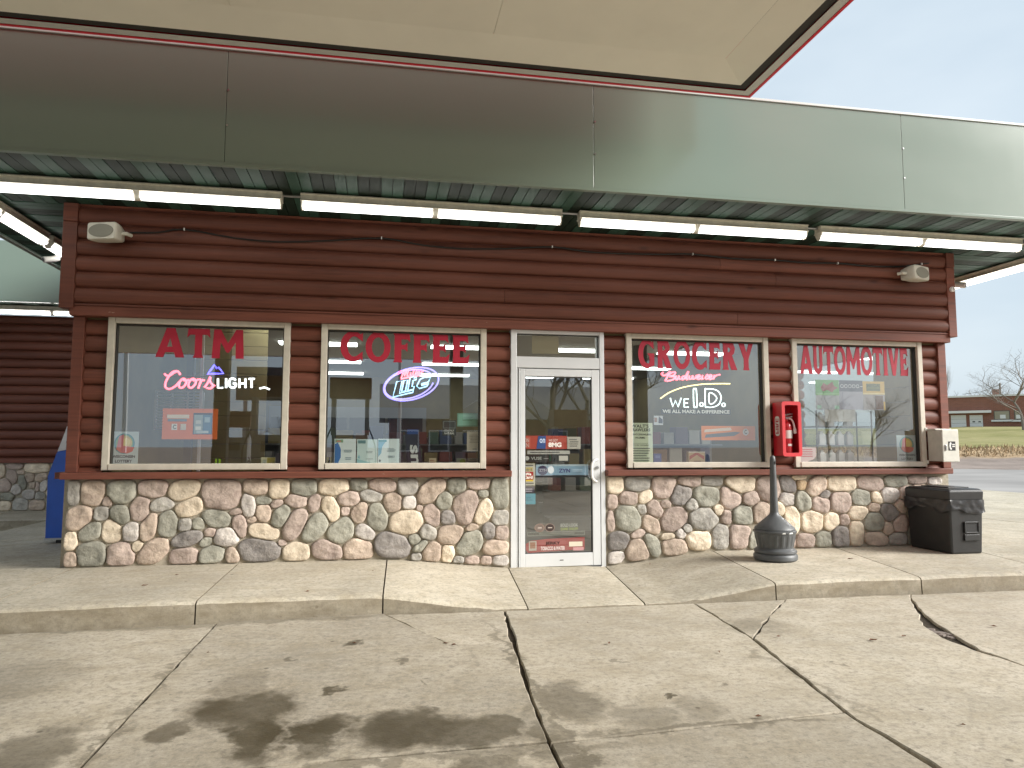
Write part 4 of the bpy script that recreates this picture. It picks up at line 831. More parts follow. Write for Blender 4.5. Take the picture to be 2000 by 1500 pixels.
fm.add([(x, yf, z) for x, z in v_o]+[(x, yf, z) for x, z in v_i]+[(x, yf+.02, z) for x, z in v_o]+[(x, yf+.02, z) for x, z in v_i],
       [(i, (i+1) % n, n+(i+1) % n, n+i) for i in range(n)]+[(2*n+i, 2*n+(i+1) % n, 3*n+(i+1) % n, 3*n+i) for i in range(n)]+[(i, (i+1) % n, 2*n+(i+1) % n, 2*n+i) for i in range(n)]+[(n+i, n+(i+1) % n, 3*n+(i+1) % n, 3*n+i) for i in range(n)])
REDF = flat('cabinet_rim_red', (.66, .05, .06, 1), .4); fm.build('front_rim', REDF, cab, smooth=True)
def put_text(s, mat, parent, fn, bold=0., spacing=1., name='lettering'):
    """fn(u,v) with u,v in 0..1 of the text box -> world"""
    v, f, _ = text2d(s, bold, spacing); m = MB(); m.add([fn(u, w) for u, w in v], f); me = bpy.data.meshes.new(name)
    base = WL[parent] if parent is not None else Vector((0, 0, 0)); me.from_pydata([tuple(Vector(p)-base) for p in m.v], [], m.f)
    return link(name, me, mat, parent, loc=base)
INK = flat('ink_black', (.012, .012, .012, 1), .6); PAPER = flat('paper_white', (.72, .72, .68, 1), .7); INKR = flat('ink_red', (.50, .02, .03, 1), .6); INKW = flat('ink_white', (.85, .85, .85, 1), .6)
fl = MB(); q = rrect(-.190, -.10, 1.40, 1.62, .03); fl.prism(q, lambda u, w, t: (t, u, w), ex0-.001, ex0-.0025); flo = fl.build('fire_label', PAPER, cab)
put_text('FIRE', INKR, flo, lambda u, w: (ex0-.0032, -.115-w*.06, 1.425+u*.17), .02)
ext = thing('fire_extinguisher', (4.185, -.15, ez0+.01), 'red fire extinguisher with white label standing in the open cabinet', 'extinguisher')
cx, cy, z0 = 4.180, -.155, ez0+.008
MB().lathe([(.050, z0), (.056, z0+.006), (.057, z0+.30), (.052, z0+.335), (.035, z0+.365), (.02, z0+.375), (.018, z0+.40)], cx, cy, 24).build('cylinder', REDX, ext, smooth=True)
m = MB(); n = 18; m.v = [(cx+.0578*math.cos(a), cy+.0578*math.sin(a), z) for z in (z0+.185, z0+.275) for a in np.linspace(R(180), R(360), n)]; m.f = [(i, i+1, n+i+1, n+i) for i in range(n-1)]; m.build('label', PAPER, ext, smooth=True)
m = MB(); m.v = [(cx+.0582*math.cos(a), cy+.0582*math.sin(a), z) for z, h in ((z0+.10, 0), (z0+.125, 1)) for a in np.linspace(R(248), R(300), 8)]; m.f = [(i, i+1, 9+i, 8+i) for i in range(7)]; m.build('label', PAPER, ext)
m = MB(); m.cyl((cx, cy, z0+.40), (cx, cy, z0+.425), .02, 10); m.tube([(cx-.045, cy-.01, z0+.43), (cx+.0, cy, z0+.415), (cx+.06, cy-.02, z0+.43)], .008, 6); m.tube([(cx-.03, cy-.01, z0+.445), (cx+.065, cy-.02, z0+.458)], .008, 6); m.build('handle', STEEL, ext, smooth=True)
m = MB(); m.tube(catmull([(cx+.02, cy-.01, z0+.41), (cx+.05, cy-.03, z0+.39), (cx+.066, cy-.045, z0+.32), (cx+.075, cy-.045, z0+.24)], 5), [.010]*8+[.011]*4+[.018]*4, 8); m.build('hose', WHITE, ext, smooth=True)

# ================================================================== SMOKERS' POST, TRASH BIN, TELEPHONE BOX, ICE FREEZER
ax, ay, az = 3.655, -.74, .148
ash = thing('ashtray_post', (ax, ay, az), 'dark grey long-necked cigarette receptacle on the sidewalk', 'ashtray')
MB().lathe([(.200, az), (.212, az+.012), (.214, az+.045), (.205, az+.062), (.196, az+.068), (.207, az+.080), (.205, az+.098), (.180, az+.118), (.172, az+.125)], ax, ay, 36).build('base', ASHG, ash, smooth=True)
m = MB(); nr = 36*2; pf = [(.172, az+.124), (.176, az+.16), (.192, az+.24), (.200, az+.268)]
m.v = [((r_+(.006 if k % 4 < 2 and 0 < i < 3 else 0))*math.cos(2*math.pi*k/nr)+ax, (r_+(.006 if k % 4 < 2 and 0 < i < 3 else 0))*math.sin(2*math.pi*k/nr)+ay, z) for i, (r_, z) in enumerate(pf) for k in range(nr)]
m.f = [(i*nr+k, i*nr+(k+1) % nr, (i+1)*nr+(k+1) % nr, (i+1)*nr+k) for i in range(3) for k in range(nr)]; m.build('ribbed_bowl', ASHG, ash)
MB().lathe([(.200, az+.268), (.210, az+.275), (.211, az+.292), (.196, az+.300), (.199, az+.308), (.190, az+.325), (.15, az+.36), (.105, az+.40), (.075, az+.425), (.050, az+.45), (.044, az+.47)], ax, ay, 36).build('dome', ASHG, ash, smooth=True)
MB().lathe([(.042, az+.465), (.040, az+.52), (.033, az+.80), (.028, az+1.0), (.024, az+1.03), (.012, az+1.042)], ax, ay, 20).build('neck', ASHG, ash, smooth=True)
bx('slot', BLACK, ash, ax+.002, ax+.012, ay-.034, ay-.020, az+.955, az+.985)
for (u, w) in ((-.045, .04), (.028, .055)):
    m = MB(); m.v = [(ax+.2115*math.sin((u+dx)/.21), ay-.2115*math.cos((u+dx)/.21), az+.274+dz) for dx, dz in ((0, 0), (w, 0), (w*.9, .015), (w*.3, .012))]; m.f = [(0, 1, 2, 3)]; m.build('sticker', PAPER, ash)
bx0, bx1, by0, by1, bz = 5.665, 6.075, -.775, -.135, .148
tb = thing('trash_bin', ((bx0+bx1)/2, (by0+by1)/2, bz), 'black plastic trash bin with bag under its lid at the corner of the store', 'bin')
m = MB()
def loopr(i, z): return [(bx0+i, by0+i, z), (bx1-i, by0+i, z), (bx1-i, by1-i, z), (bx0+i, by1-i, z)]
def loft(rings):
    m = MB(); n = len(rings[0]); m.add([p for r_ in rings for p in r_], [(i*n+k, i*n+(k+1) % n, (i+1)*n+(k+1) % n, (i+1)*n+k) for i in range(len(rings)-1) for k in range(n)]+[tuple(range(n))[::-1], tuple((len(rings)-1)*n+k for k in range(n))]); return m
loft([loopr(.018, bz), loopr(.0, bz+.52)]).build('body', BLACK, tb, bevel=.018)
loft([loopr(-.004, bz+.56), loopr(-.010, bz+.665), loopr(.022, bz+.688)]).build('lid', BLACK, tb, bevel=.012)
bx('lid_opening', BLACK, tb, bx0+.10, bx1-.05, by0+.12, by1-.12, bz+.6885, bz+.70, .004)
bg_ = MB(); nb = 80; rows = 7; pv = []
per = [(bx0-.004, by0-.004), (bx1+.004, by0-.004), (bx1+.004, by1+.004), (bx0-.004, by1+.004)]
for r_ in range(rows):
    for k in range(nb):
        s_ = k/nb*4; e = int(s_) % 4; t = s_-int(s_); a, b_ = per[e], per[(e+1) % 4]; x = a[0]+(b_[0]-a[0])*t; y = a[1]+(b_[1]-a[1])*t
        hang = .13+.07*noise.noise(Vector((x*7, y*7, 3)))+.03*math.sin(s_*math.pi)
        d = .012+.014*noise.noise(Vector((x*22, y*22, r_*.9)))+.008*abs(noise.noise(Vector((x*50, y*50, r_*2))))
        ox = x-(bx0+bx1)/2; oy = y-(by0+by1)/2; q = max(abs(ox)/((bx1-bx0)/2), abs(oy)/((by1-by0)/2))
        sx = d*(1 if ox > 0 else -1) if e in (1, 3) else 0; sy = d*(1 if oy > 0 else -1) if e in (0, 2) else 0
        pv.append((x+sx, y+sy, bz+.57-hang*r_/(rows-1)))
bg_.v = pv; bg_.f = [(i*nb+k, i*nb+(k+1) % nb, (i+1)*nb+(k+1) % nb, (i+1)*nb+k) for i in range(rows-1) for k in range(nb)]; bg_.build('bag', BLACK2, tb, smooth=True, ang=80)
xm = (bx0+bx1)/2+.05
for (a, b_, c, d) in ((xm-.09, xm-.075, bz+.22, bz+.34), (xm+.075, xm+.09, bz+.22, bz+.34), (xm-.074, xm+.074, bz+.325, bz+.34), (xm-.074, xm+.074, bz+.22, bz+.232)): bx('flap_frame', BLACK, tb, a, b_, by0-.012, by0+.012, c, d, .003)
bx('flap', flat('flap_black', (.008, .008, .008, 1), .6), tb, xm-.074, xm+.074, by0-.004, by0+.014, bz+.233, bz+.324); bx('recess', BLACK, tb, xm-.09, xm+.09, by0-.006, by0+.014, bz+.14, bz+.205, .004)
pb0, pb1, pz0, pz1 = 6.045, 6.245, 1.115, 1.475
ph = thing('telephone_box', (6.145, -.06, pz0), 'grey-white enclosure with telephone symbol at the corner of the store', 'box')
bx('case', GREYB, ph, pb0, pb1, -.275, -.064, pz0, pz1, .008); bx('door', GREYB, ph, pb0-.008, pb1+.008, -.300, -.2765, pz0-.006, pz1+.006, .008)
bx('hood', GREYB, ph, pb0-.01, pb1+.005, -.20, -.066, pz1+.0015, pz1+.016, .004)
for z in (pz0-.02, pz1-.0): bx('mounting_tab', GREYB, ph, pb0-.03, pb0-.001, -.074, -.060, z-.01, z+.03, .003)
bx('latch', STEEL, ph, pb0+.022, pb0+.040, -.312, -.3005, pz0+.125, pz0+.19, .003)
sg1 = bx('sign_plate', INK, ph, pb0+.068, pb0+.158, -.3025, -.3005, pz0+.125, pz0+.228)
hs = [(.078, .205), (.088, .220), (.100, .216), (.104, .198), (.096, .190), (.094, .170), (.096, .156), (.106, .152), (.104, .136), (.090, .132), (.080, .146), (.074, .175)]
v2, f2 = curve2d([hs]); m = MB(); m.add([(pb0+u+.004, -.3032, pz0+w) for u, w in v2], f2); m.build('handset_symbol', PAPER, sg1)
for k in range(2): bx('symbol_bar', PAPER, sg1, pb0+.115, pb0+.150, -.3036, -.3028, pz0+.165+k*.022, pz0+.177+k*.022)
# ice freezer against the left side wall
fz = thing('ice_freezer', (-3.75, 2.6, .135), 'blue slant-front ice merchandiser with white top beside the store wall', 'freezer')
prof = [(-4.145, .19), (-4.155, .93), (-4.02, 1.377), (-3.90, 1.78), (-3.30, 1.80), (-3.30, .19)]
MB().prism(prof, lambda u, w, t: (u, t, w), 1.93, 3.6).build('body', BLUE, fz, bevel=.02)
MB().prism([(-4.137, .20), (-4.147, .925), (-4.062, 1.205), (-3.31, 1.37), (-3.31, .20)], lambda u, w, t: (u, t, w), 1.905, 1.929).build('end_panel', BLUE, fz)
MB().prism([(-4.058, 1.215), (-4.012, 1.365), (-3.895, 1.765), (-3.31, 1.785), (-3.31, 1.38)], lambda u, w, t: (u, t, w), 1.905, 1.929).build('end_panel_top', flat('freezer_white', (.75, .76, .78, 1), .4), fz)
bx('base', BLACK, fz, -4.05, -3.35, 1.98, 3.55, .135, .19); bx('trim', STEEL, fz, -4.15, -3.31, 1.90, 1.93, .178, .199)
bx('door', flat('freezer_white', (.75, .76, .78, 1), .4), fz, -4.175, -4.156, 2.0, 2.7, .3, .9, .004); bx('door', flat('freezer_white', (.75, .76, .78, 1), .4), fz, -4.175, -4.156, 2.75, 3.5, .3, .9, .004)
# ================================================================== WINDOW LETTERING (flared capitals)
def ell(cx, cy, rx, ry, a0=0, a1=360, n=24): return [(cx+rx*math.cos(R(a0+(a1-a0)*k/n)), cy+ry*math.sin(R(a0+(a1-a0)*k/n))) for k in range(n+(0 if abs(a1-a0) == 360 else 1))]
GLY = {
 'A': (.92, [[(0,0),(.33,1),(.60,1),(.92,0),(.64,0),(.59,.17),(.31,.17),(.25,0)], [(.36,.36),(.455,.66),(.53,.36)]]),
 'T': (.74, [[(.20,0),(.255,.12),(.255,.79),(.10,.79),(0,.68),(.03,1),(.72,1),(.75,.68),(.65,.79),(.49,.79),(.49,.12),(.54,0)]]),
 'M': (1.05, [[(0,0),(.05,1),(.27,1),(.52,.52),(.78,1),(1.0,1),(1.05,0),(.78,0),(.77,.56),(.56,.2),(.48,.2),(.28,.56),(.26,0)]]),
 'C': (.78, [ell(.42,.5,.42,.52,52,308,22)+[(.76,.02),(.76,.34)]+ell(.47,.5,.225,.34,305,55,18)+[(.76,.66),(.76,.98)]]),
 'G': (.84, [ell(.42,.5,.42,.52,52,300,22)+[(.80,.10),(.80,.52),(.44,.52),(.54,.42),(.56,.22)]+ell(.47,.5,.225,.34,290,55,18)+[(.78,.66),(.76,.98)]]),
 'O': (.86, [ell(.43,.5,.43,.52), ell(.43,.5,.215,.33)[::-1]]),
 'F': (.60, [[(.02,0),(.06,.1),(.06,.9),(.0,1),(.58,1),(.61,.68),(.50,.78),(.30,.78),(.30,.60),(.42,.60),(.51,.69),(.51,.36),(.42,.44),(.30,.44),(.30,.1),(.34,0)]]),
 'E': (.64, [[(.02,0),(.06,.1),(.06,.9),(.0,1),(.58,1),(.61,.68),(.50,.78),(.30,.78),(.30,.60),(.42,.60),(.51,.69),(.51,.36),(.42,.44),(.30,.44),(.30,.22),(.52,.22),(.65,.34),(.60,0)]]),
 'R': (.78, [[(.02,0),(.06,.1),(.06,.9),(0,1),(.42,1),(.60,.94),(.68,.77),(.63,.60),(.52,.51),(.78,0),(.47,0),(.30,.40),(.30,.1),(.34,0)], [(.30,.80),(.38,.80),(.44,.73),(.39,.64),(.30,.63)][::-1]]),
 'Y': (.80, [[(.24,0),(.28,.1),(.28,.40),(0,1),(.29,1),(.43,.64),(.56,1),(.80,1),(.53,.40),(.53,.1),(.57,0)]]),
 'U': (.74, [[(0,1),(.05,.9),(.05,.30),(.13,.07),(.37,-.02),(.61,.07),(.69,.30),(.69,.9),(.74,1),(.43,1),(.48,.9),(.48,.32),(.44,.22),(.37,.18),(.30,.22),(.28,.32),(.28,.9),(.33,1)]]),
 'I': (.36, [[(0,0),(.05,.1),(.05,.9),(0,1),(.36,1),(.31,.9),(.31,.1),(.36,0)]]),
 'V': (.82, [[(0,1),(.28,1),(.43,.40),(.58,1),(.82,1),(.52,0),(.30,0)]])}
def word(win, s, px0, px1, py0, py1, Y=-.004, mat=LETTER, gap=.07):
    tot = sum(GLY[c][0] for c in s)+gap*(len(s)-1); a = onY(px0, py1, Y); b_ = onY(px1, py0, Y); zt = onY((px0+px1)/2, py0, Y).z; zb = onY((px0+px1)/2, py1, Y).z
    sx = (b_.x-a.x)/tot; x = a.x
    for c in s:
        w, pl = GLY[c]; v, f = curve2d(pl); m = MB(); m.add([(x+u*sx, Y, zb+q*(zt-zb)) for u, q in v], f); m.build('letter', mat, win); x += (w+gap)*sx
word(GL[0], 'ATM', 303, 478, 642, 699); word(GL[1], 'COFFEE', 664, 917, 650.5, 708); word(GL[2], 'GROCERY', 1247, 1471, 666, 721); word(GL[3], 'AUTOMOTIVE', 1563, 1772, 677, 732, gap=.04)

# ================================================================== NEON SIGNS hanging inside the glass
def neon_mat(n, c, s): return emit(n, c, s*.55)
NRED = neon_mat('neon_red', (1, .05, .10, 1), 1.7); NBLUE = neon_mat('neon_blue', (.05, .04, 1, 1), 1.7); NVIO = neon_mat('neon_violet', (.20, .15, 1, 1), 1.0); NWHITE = neon_mat('neon_white', (.9, .97, 1, 1), 1.6); NICE = neon_mat('neon_ice', (.28, .62, 1, 1), .95); NYEL = neon_mat('neon_yellow', (1, .80, .22, 1), 1.1); NPALE = neon_mat('neon_pale', (.72, .95, .95, 1), 1.0)
def neon(parent, name, mat, strokes, org, sc, Y, r=.009, k=5, smooth=True):
    m = MB()
    for s in strokes:
        pts = [onY(org[0]+x/sc, org[1]+y/sc, Y) for x, y in s]; closed = len(s) > 3 and s[0] == s[-1]
        if closed: pts = pts[:-1]
        pts = catmull(pts, k, closed) if smooth else pts
        m.tube(pts, r, 6, closed)
    return m.build(name, mat, parent, smooth=True, ang=80)
def back_grid(th, org, sc, box, Y):
    m = MB(); x0, y0, x1, y1 = box
    for f in (.3, .7):
        p, q = onY(org[0]+(x0+(x1-x0)*f)/sc, org[1]+y0/sc, Y), onY(org[0]+(x0+(x1-x0)*f)/sc, org[1]+y1/sc, Y); m.tube([p, q], .003, 5)
    for f in (.25, .75):
        p, q = onY(org[0]+x0/sc, org[1]+(y0+(y1-y0)*f)/sc, Y), onY(org[0]+x1/sc, org[1]+(y0+(y1-y0)*f)/sc, Y); m.tube([p, q], .003, 5)
    m.build('hanging_frame', CABLE, th)
YN = .07
o3, s3 = (200, 600), 4.545
t1 = thing('neon_sign', onY(420, 765, YN), 'neon sign reading Coors LIGHT with blue mountain in the window lettered ATM', 'neon sign', 'neon beer signs')
neon(t1, 'mountain', NBLUE, [[(932,592),(960,560),(995,512),(1015,545),(1030,533),(1074,588),(1000,590),(932,592)]], o3, s3, YN, .010, smooth=False)
coors = [[(550,590),(572,608),(600,604),(640,578),(672,572),(690,596)],[(690,600),(668,568),(625,575),(588,615),(560,672),(562,712),(595,727),(645,702),(685,660)],[(705,638),(684,668),(680,705),(704,716),(734,690),(745,655),(725,635),(708,640),(735,652),(770,642)],[(790,638),(768,668),(765,705),(789,716),(819,690),(830,655),(810,635),(793,640),(820,652),(855,640)],[(858,640),(872,652),(850,722)],[(860,690),(882,650),(908,650)],[(905,712),(935,670),(958,618),(955,660),(978,692),(962,720),(922,716)],[(962,716),(1000,692)]]
neon(t1, 'script', NRED, coors, o3, s3, YN, .0105)
light = [[(1026,632),(1026,716),(1070,716)],[(1098,632),(1098,716)],[(1182,648),(1165,634),(1140,636),(1126,660),(1128,695),(1148,714),(1172,712),(1184,695),(1184,678),(1160,678)],[(1216,634),(1216,716)],[(1270,634),(1270,716)],[(1216,676),(1270,676)],[(1298,636),(1352,636)],[(1325,636),(1325,716)],[(1395,722),(1440,712),(1485,730)]]
for i, s in enumerate(light): neon(t1, 'letter_tube', NWHITE, [s], o3, s3, YN, .010, smooth=(i == 2))
back_grid(t1, o3, s3, (560, 580, 1370, 730), YN+.02)
s4 = (600, 600)
t2 = thing('neon_sign', onY(800, 750, YN), 'oval violet neon sign reading Miller Lite in the window lettered COFFEE', 'neon sign', 'neon beer signs')
def rot_ell(cx, cy, rx, ry, a, t0=0, t1=360, n=40): return [(cx+rx*math.cos(R(t))*math.cos(R(a))-ry*math.sin(R(t))*math.sin(R(a)), cy+rx*math.cos(R(t))*math.sin(R(a))+ry*math.sin(R(t))*math.cos(R(a))) for t in np.linspace(t0, t1, n)]
neon(t2, 'oval_tube', NVIO, [rot_ell(922, 682, 250, 138, -15)], s4, s3, YN, .009, 1); neon(t2, 'oval_tube', NVIO, [rot_ell(905, 684, 222, 122, -15, 20, 350)], s4, s3, YN, .008, 1)
mil = [[(808,592),(825,572),(850,572),(845,600),(832,632)],[(846,600),(866,570),(872,572),(862,612)],[(864,606),(888,568),(896,572),(886,608),(900,606)],[(920,578),(912,606),(926,602)],[(948,560),(934,604),(948,600)],[(972,560),(956,602),(970,598)],[(978,592),(996,582),(990,570),(976,582),(980,602),(1000,594)],[(1008,574),(1002,600),(1012,580),(1030,568)],[(830,636),(900,622),(1025,598)]]
neon(t2, 'script', NRED, mil, s4, s3, YN-.01, .009)
lite = [[(795,660),(760,798),(938,756),(946,732),(818,764),(842,654),(795,660)],[(858,652),(838,748),(872,742),(892,646),(858,652)],[(908,650),(893,738),(944,728),(950,702),(930,706),(940,652),(968,642),(972,622),(946,630),(950,614),(916,622),(908,650)],[(1002,640),(972,700),(996,722),(1062,702),(1078,680),(1012,694),(1016,680),(1076,664),(1096,622),(1040,622),(1002,640)]]
neon(t2, 'letter_tube', NICE, lite, s4, s3, YN-.01, .008, smooth=False); back_grid(t2, s4, s3, (760, 600, 1080, 780), YN+.02)
s5, sc5 = (1200, 630), 5.
t3 = thing('neon_sign', onY(1350, 760, YN), 'neon sign with red script Budweiser over a yellow arc and the letters WE I.D.', 'neon sign', 'neon beer signs')
bud = [[(478,486),(460,500),(476,516),(505,510),(545,478),(528,505),(495,572)],[(520,520),(560,488),(594,486),(578,516),(535,524),(582,530),(574,556),(512,572)],[(604,518),(596,548),(612,556),(632,520),(626,550),(644,552)],[(692,522),(664,530),(656,552),(678,552),(700,518),(722,476),(702,550),(716,552)],[(732,518),(730,550),(752,546),(764,520),(766,550),(790,540),(802,514)],[(808,540),(836,524),(820,512),(804,540),(820,554),(842,544)],[(862,514),(850,550),(868,546)],[(884,548),(906,508),(916,540),(894,554)],[(924,540),(950,524),(935,510),(918,540),(934,554),(956,544)],[(978,512),(964,554),(986,520),(1032,508)]]
neon(t3, 'script', NRED, bud, s5, sc5, YN, .010)
neon(t3, 'arc_tube', NYEL, [[(450,742),(500,705),(560,672),(680,630),(850,603),(1000,597),(1130,597)]], s5, sc5, YN, .007)
neon(t3, 'letter_tube', NPALE, [[(545,736),(570,822),(596,762),(622,822),(652,736)],[(725,746),(682,746),(682,826),(725,826)],[(682,786),(716,786)]], s5, sc5, YN, .007, smooth=False)
neon(t3, 'letter_tube', NPALE, [[(772,656),(786,648),(800,656),(806,815),(792,826),(776,815),(772,656)],[(886,656),(900,648),(960,650),(1015,672),(1042,730),(1022,796),(965,825),(905,826),(888,815),(886,656)],[(925,692),(962,694),(1000,738),(968,786),(928,788),(925,692)],ell(850,800,18,18,0,360,12)+[(868,800)],ell(1066,804,16,16,0,360,12)+[(1082,804)]], s5, sc5, YN, .0065, 3)
back_grid(t3, s5, sc5, (480, 480, 1060, 840), YN+.02)

# ================================================================== PRINTED SIGNS AND POSTERS on the glass
_c = {}
def ink(r, g, b_): 
    k = (r, g, b_)
    if k not in _c: _c[k] = flat('print_%d_%d_%d' % k, srgb(r, g, b_, 1.), .6)
    return _c[k]
def poster(name, label, cat, box, col, prints=(), Y=.02, group=None, quad=None, th=.002):
    """box: photo bbox on the plane Y; prints: ('r',u0,v0,u1,v1,col) ('t',u0,v0,u1,v1,text,col,bold) ('e',cu,cv,ru,rv,col) ('p',[(u,v)..],col)"""
    x0, y0, x1, y1 = box; cxp = (x0+x1)/2; cyp = (y0+y1)/2
    X0 = onY(x0, cyp, Y).x; X1 = onY(x1, cyp, Y).x; Z1 = onY(cxp, y0, Y).z; Z0 = onY(cxp, y1, Y).z
    t = thing(name, ((X0+X1)/2, Y, Z0), label, cat, group)
    fn = lambda u, w, y=Y: (X0+(X1-X0)*u, y, Z0+(Z1-Z0)*w)
    q = quad or [(0, 0), (1, 0), (1, 1), (0, 1)]
    MB().prism(q, lambda u, w, d: fn(u, w, d), Y, Y+th).build('sheet', ink(*col), t)
    for i, p in enumerate(prints):
        y = Y-.0008-.0004*(i+1)
        if p[0] == 'r': m = MB(); m.add([fn(a, b_, y) for a, b_ in ((p[1], p[2]), (p[3], p[2]), (p[3], p[4]), (p[1], p[4]))], [(0, 1, 2, 3)]); m.build('print', ink(*p[5]), t)
        elif p[0] == 't':
            put_text(p[5], ink(*p[6]), t, lambda u, w: fn(p[1]+(p[3]-p[1])*u, p[2]+(p[4]-p[2])*w, y), p[7] if len(p) > 7 else .015)
        elif p[0] == 'e': m = MB(); m.add([fn(a, b_, y) for a, b_ in ell(p[1], p[2], p[3], p[4], 0, 360, 28)], [tuple(range(28))]); m.build('print', ink(*p[5]), t)
        elif p[0] == 'p':
            v, f = curve2d([p[1]]); m = MB(); m.add([fn(a, b_, y) for a, b_ in v], f); m.build('print', ink(*p[2]), t)
    return t
def lines(u0, u1, v0, v1, n, col, seed=0, fill=.45):
    rnd = random.Random(seed); out = []
    for i in range(n):
        v = v1-(v1-v0)*(i+.5)/n; h = (v1-v0)/n*fill/2; a = u0+(u1-u0)*rnd.uniform(0, .12); b_ = u1-(u1-u0)*rnd.uniform(0, .25); out.append(('r', a, v-h, b_, v+h, col))
    return out
LOT = [('e', .5, .66, .37, .29, (60, 130, 140)), ('e', .5, .67, .31, .245, (120, 160, 95)), ('e', .52, .68, .25, .20, (214, 176, 80)), ('e', .56, .70, .15, .12, (232, 205, 110)),
       ('p', [(.22, .50), (.30, .86), (.48, .93), (.46, .60), (.86, .56), (.80, .44), (.62, .38), (.38, .40)], (205, 75, 45)), ('t', .08, .255, .90, .335, 'WISCONSIN', (25, 25, 28), .035), ('t', .20, .12, .80, .205, 'LOTTERY', (25, 25, 28), .035), ('r', .35, .05, .65, .065, (120, 120, 120))]
poster('lottery_sign', 'pale WISCONSIN LOTTERY sign with round swirl in the window lettered ATM', 'sign', (215, 843, 270, 912), (186, 198, 198), LOT, group='lottery signs')
poster('lottery_sign', 'pale WISCONSIN LOTTERY sign with round swirl in the window lettered AUTOMOTIVE', 'sign', (1752, 850, 1790, 905), (176, 190, 190), LOT, group='lottery signs')
poster('orange_poster', 'orange poster with blue panel taped inside the window lettered ATM', 'poster', (317, 798, 425, 858), (226, 112, 50), [('r', .555, .16, .905, .86, (30, 45, 70)), ('r', .57, .18, .73, .80, (150, 170, 180)), ('r', .735, .18, .89, .80, (70, 120, 160)), ('r', .08, .68, .48, .80, (235, 220, 205)), ('r', .10, .58, .44, .66, (110, 130, 150)), ('r', .17, .30, .27, .50, (240, 240, 235)), ('t', .19, .33, .255, .47, 'C', (20, 20, 20), .04), ('r', .33, .30, .43, .50, (215, 205, 195)), ('r', .60, .30, .70, .42, (225, 230, 230)), ('r', .60, .50, .70, .62, (205, 212, 215)), ('r', .76, .55, .86, .72, (160, 190, 210)), ('r', .62, .20, .84, .28, (190, 205, 215))])
poster('yellow_card', 'small yellow and white card low in the window lettered ATM', 'card', (510, 893, 538, 910), (214, 208, 170), [('r', .42, .05, .95, .95, (190, 172, 70)), ('r', .1, .3, .35, .7, (180, 185, 170))])
poster('striped_packet', 'lime green and black striped packet standing low in the window lettered ATM', 'packet', (420, 896, 431, 911), (150, 190, 40), [('r', .38, .0, .60, 1, (30, 35, 20))], Y=.10)
poster('striped_packet', 'yellow and black striped packet in the corner of the window lettered COFFEE', 'packet', (632, 893, 648, 910), (170, 160, 60), [('r', .18, .0, .34, 1, (25, 25, 20)), ('r', .62, .0, .78, 1, (25, 25, 20))], Y=.10)
pam = lambda a, b_: [('p', [(.02, .04), (.02, .8), (.16, .86), (.30, .62), (.30, .30), (.16, .04)], a), ('r', .04, .86, .40, .97, b_), ('r', .1, .88, .3, .93, (200, 120, 110))]+lines(.42, .88, .48, .60, 2, (120, 140, 150), 3)+lines(.5, .8, .2, .32, 2, (130, 150, 160), 4)
poster('pamphlet', 'pamphlet with a dark blue oval at its edge, first of three', 'pamphlet', (653, 857, 695, 909), (218, 230, 230), pam((50, 110, 175), (120, 160, 120)))
poster('pamphlet', 'pale teal pamphlet, middle of three in the window lettered COFFEE', 'pamphlet', (697, 858, 737, 909), (196, 218, 216), [('p', [(.0, .0), (.0, .25), (.5, .15), (.9, .02)], (150, 195, 200)), ('r', .05, .84, .42, .96, (90, 130, 135)), ('p', [(.05, .3), (.12, .42), (.16, .25)], (130, 180, 195))]+lines(.42, .85, .46, .56, 2, (130, 150, 150), 5)+[('r', .45, .24, .8, .26, (140, 160, 160))])
poster('pamphlet', 'pale pamphlet with blue splash, last of three in the window lettered COFFEE', 'pamphlet', (738, 857, 780, 908), (212, 230, 232), [('p', [(.02, .3), (.02, .95), (.40, .95), (.20, .7), (.16, .45)], (110, 175, 205)), ('e', .1, .16, .05, .05, (90, 110, 120)), ('r', .02, .88, .4, .96, (70, 150, 165))]+lines(.42, .85, .50, .64, 3, (120, 145, 155), 6)+lines(.45, .8, .28, .36, 2, (130, 150, 160), 7))
poster('notice', 'white typed notice at the edge of the window lettered COFFEE', 'notice', (912, 843, 941, 881), (226, 218, 200), lines(.12, .9, .40, .86, 6, (165, 155, 140), 8, .3)+[('r', .38, .09, .66, .12, (120, 120, 110))])
poster('certificate', 'mint green framed certificate in the window lettered COFFEE', 'certificate', (893, 807, 933, 833), (120, 165, 145), [('r', .06, .10, .94, .90, (150, 196, 176)), ('r', .08, .13, .92, .87, (140, 190, 170))]+lines(.25, .8, .4, .75, 3, (95, 140, 120), 9, .3))
poster('dark_sign', "dark sign reading IT'S ONLY NATURAL in the window lettered COFFEE", 'sign', (864, 821, 891, 851), (52, 56, 54), [('r', .06, .48, .94, .95, (120, 128, 122)), ('r', .10, .52, .90, .91, (56, 60, 58)), ('t', .14, .27, .86, .40, "IT'S ONLY", (210, 212, 205), .02), ('t', .14, .09, .86, .22, 'NATURAL', (210, 212, 205), .02)])
poster('snus_banner', 'dark navy banner lettered sideways leaning inside the window lettered COFFEE', 'banner', (788, 838, 826, 910), (34, 34, 52), [('r', .18, .86, .75, .99, (38, 70, 130))], Y=.16, quad=[(.22, 0), (1, 0), (.72, 1), (.05, 1)])
bn = bpy.data.objects['snus_banner']; bq = [onY(800, 869, .157), onY(815, 869, .157), onY(803, 908, .157)]
put_text('sn', ink(205, 208, 205), bn, lambda u, w: tuple(bq[0]+(bq[2]-bq[0])*u+(bq[1]-bq[0])*w), .03)
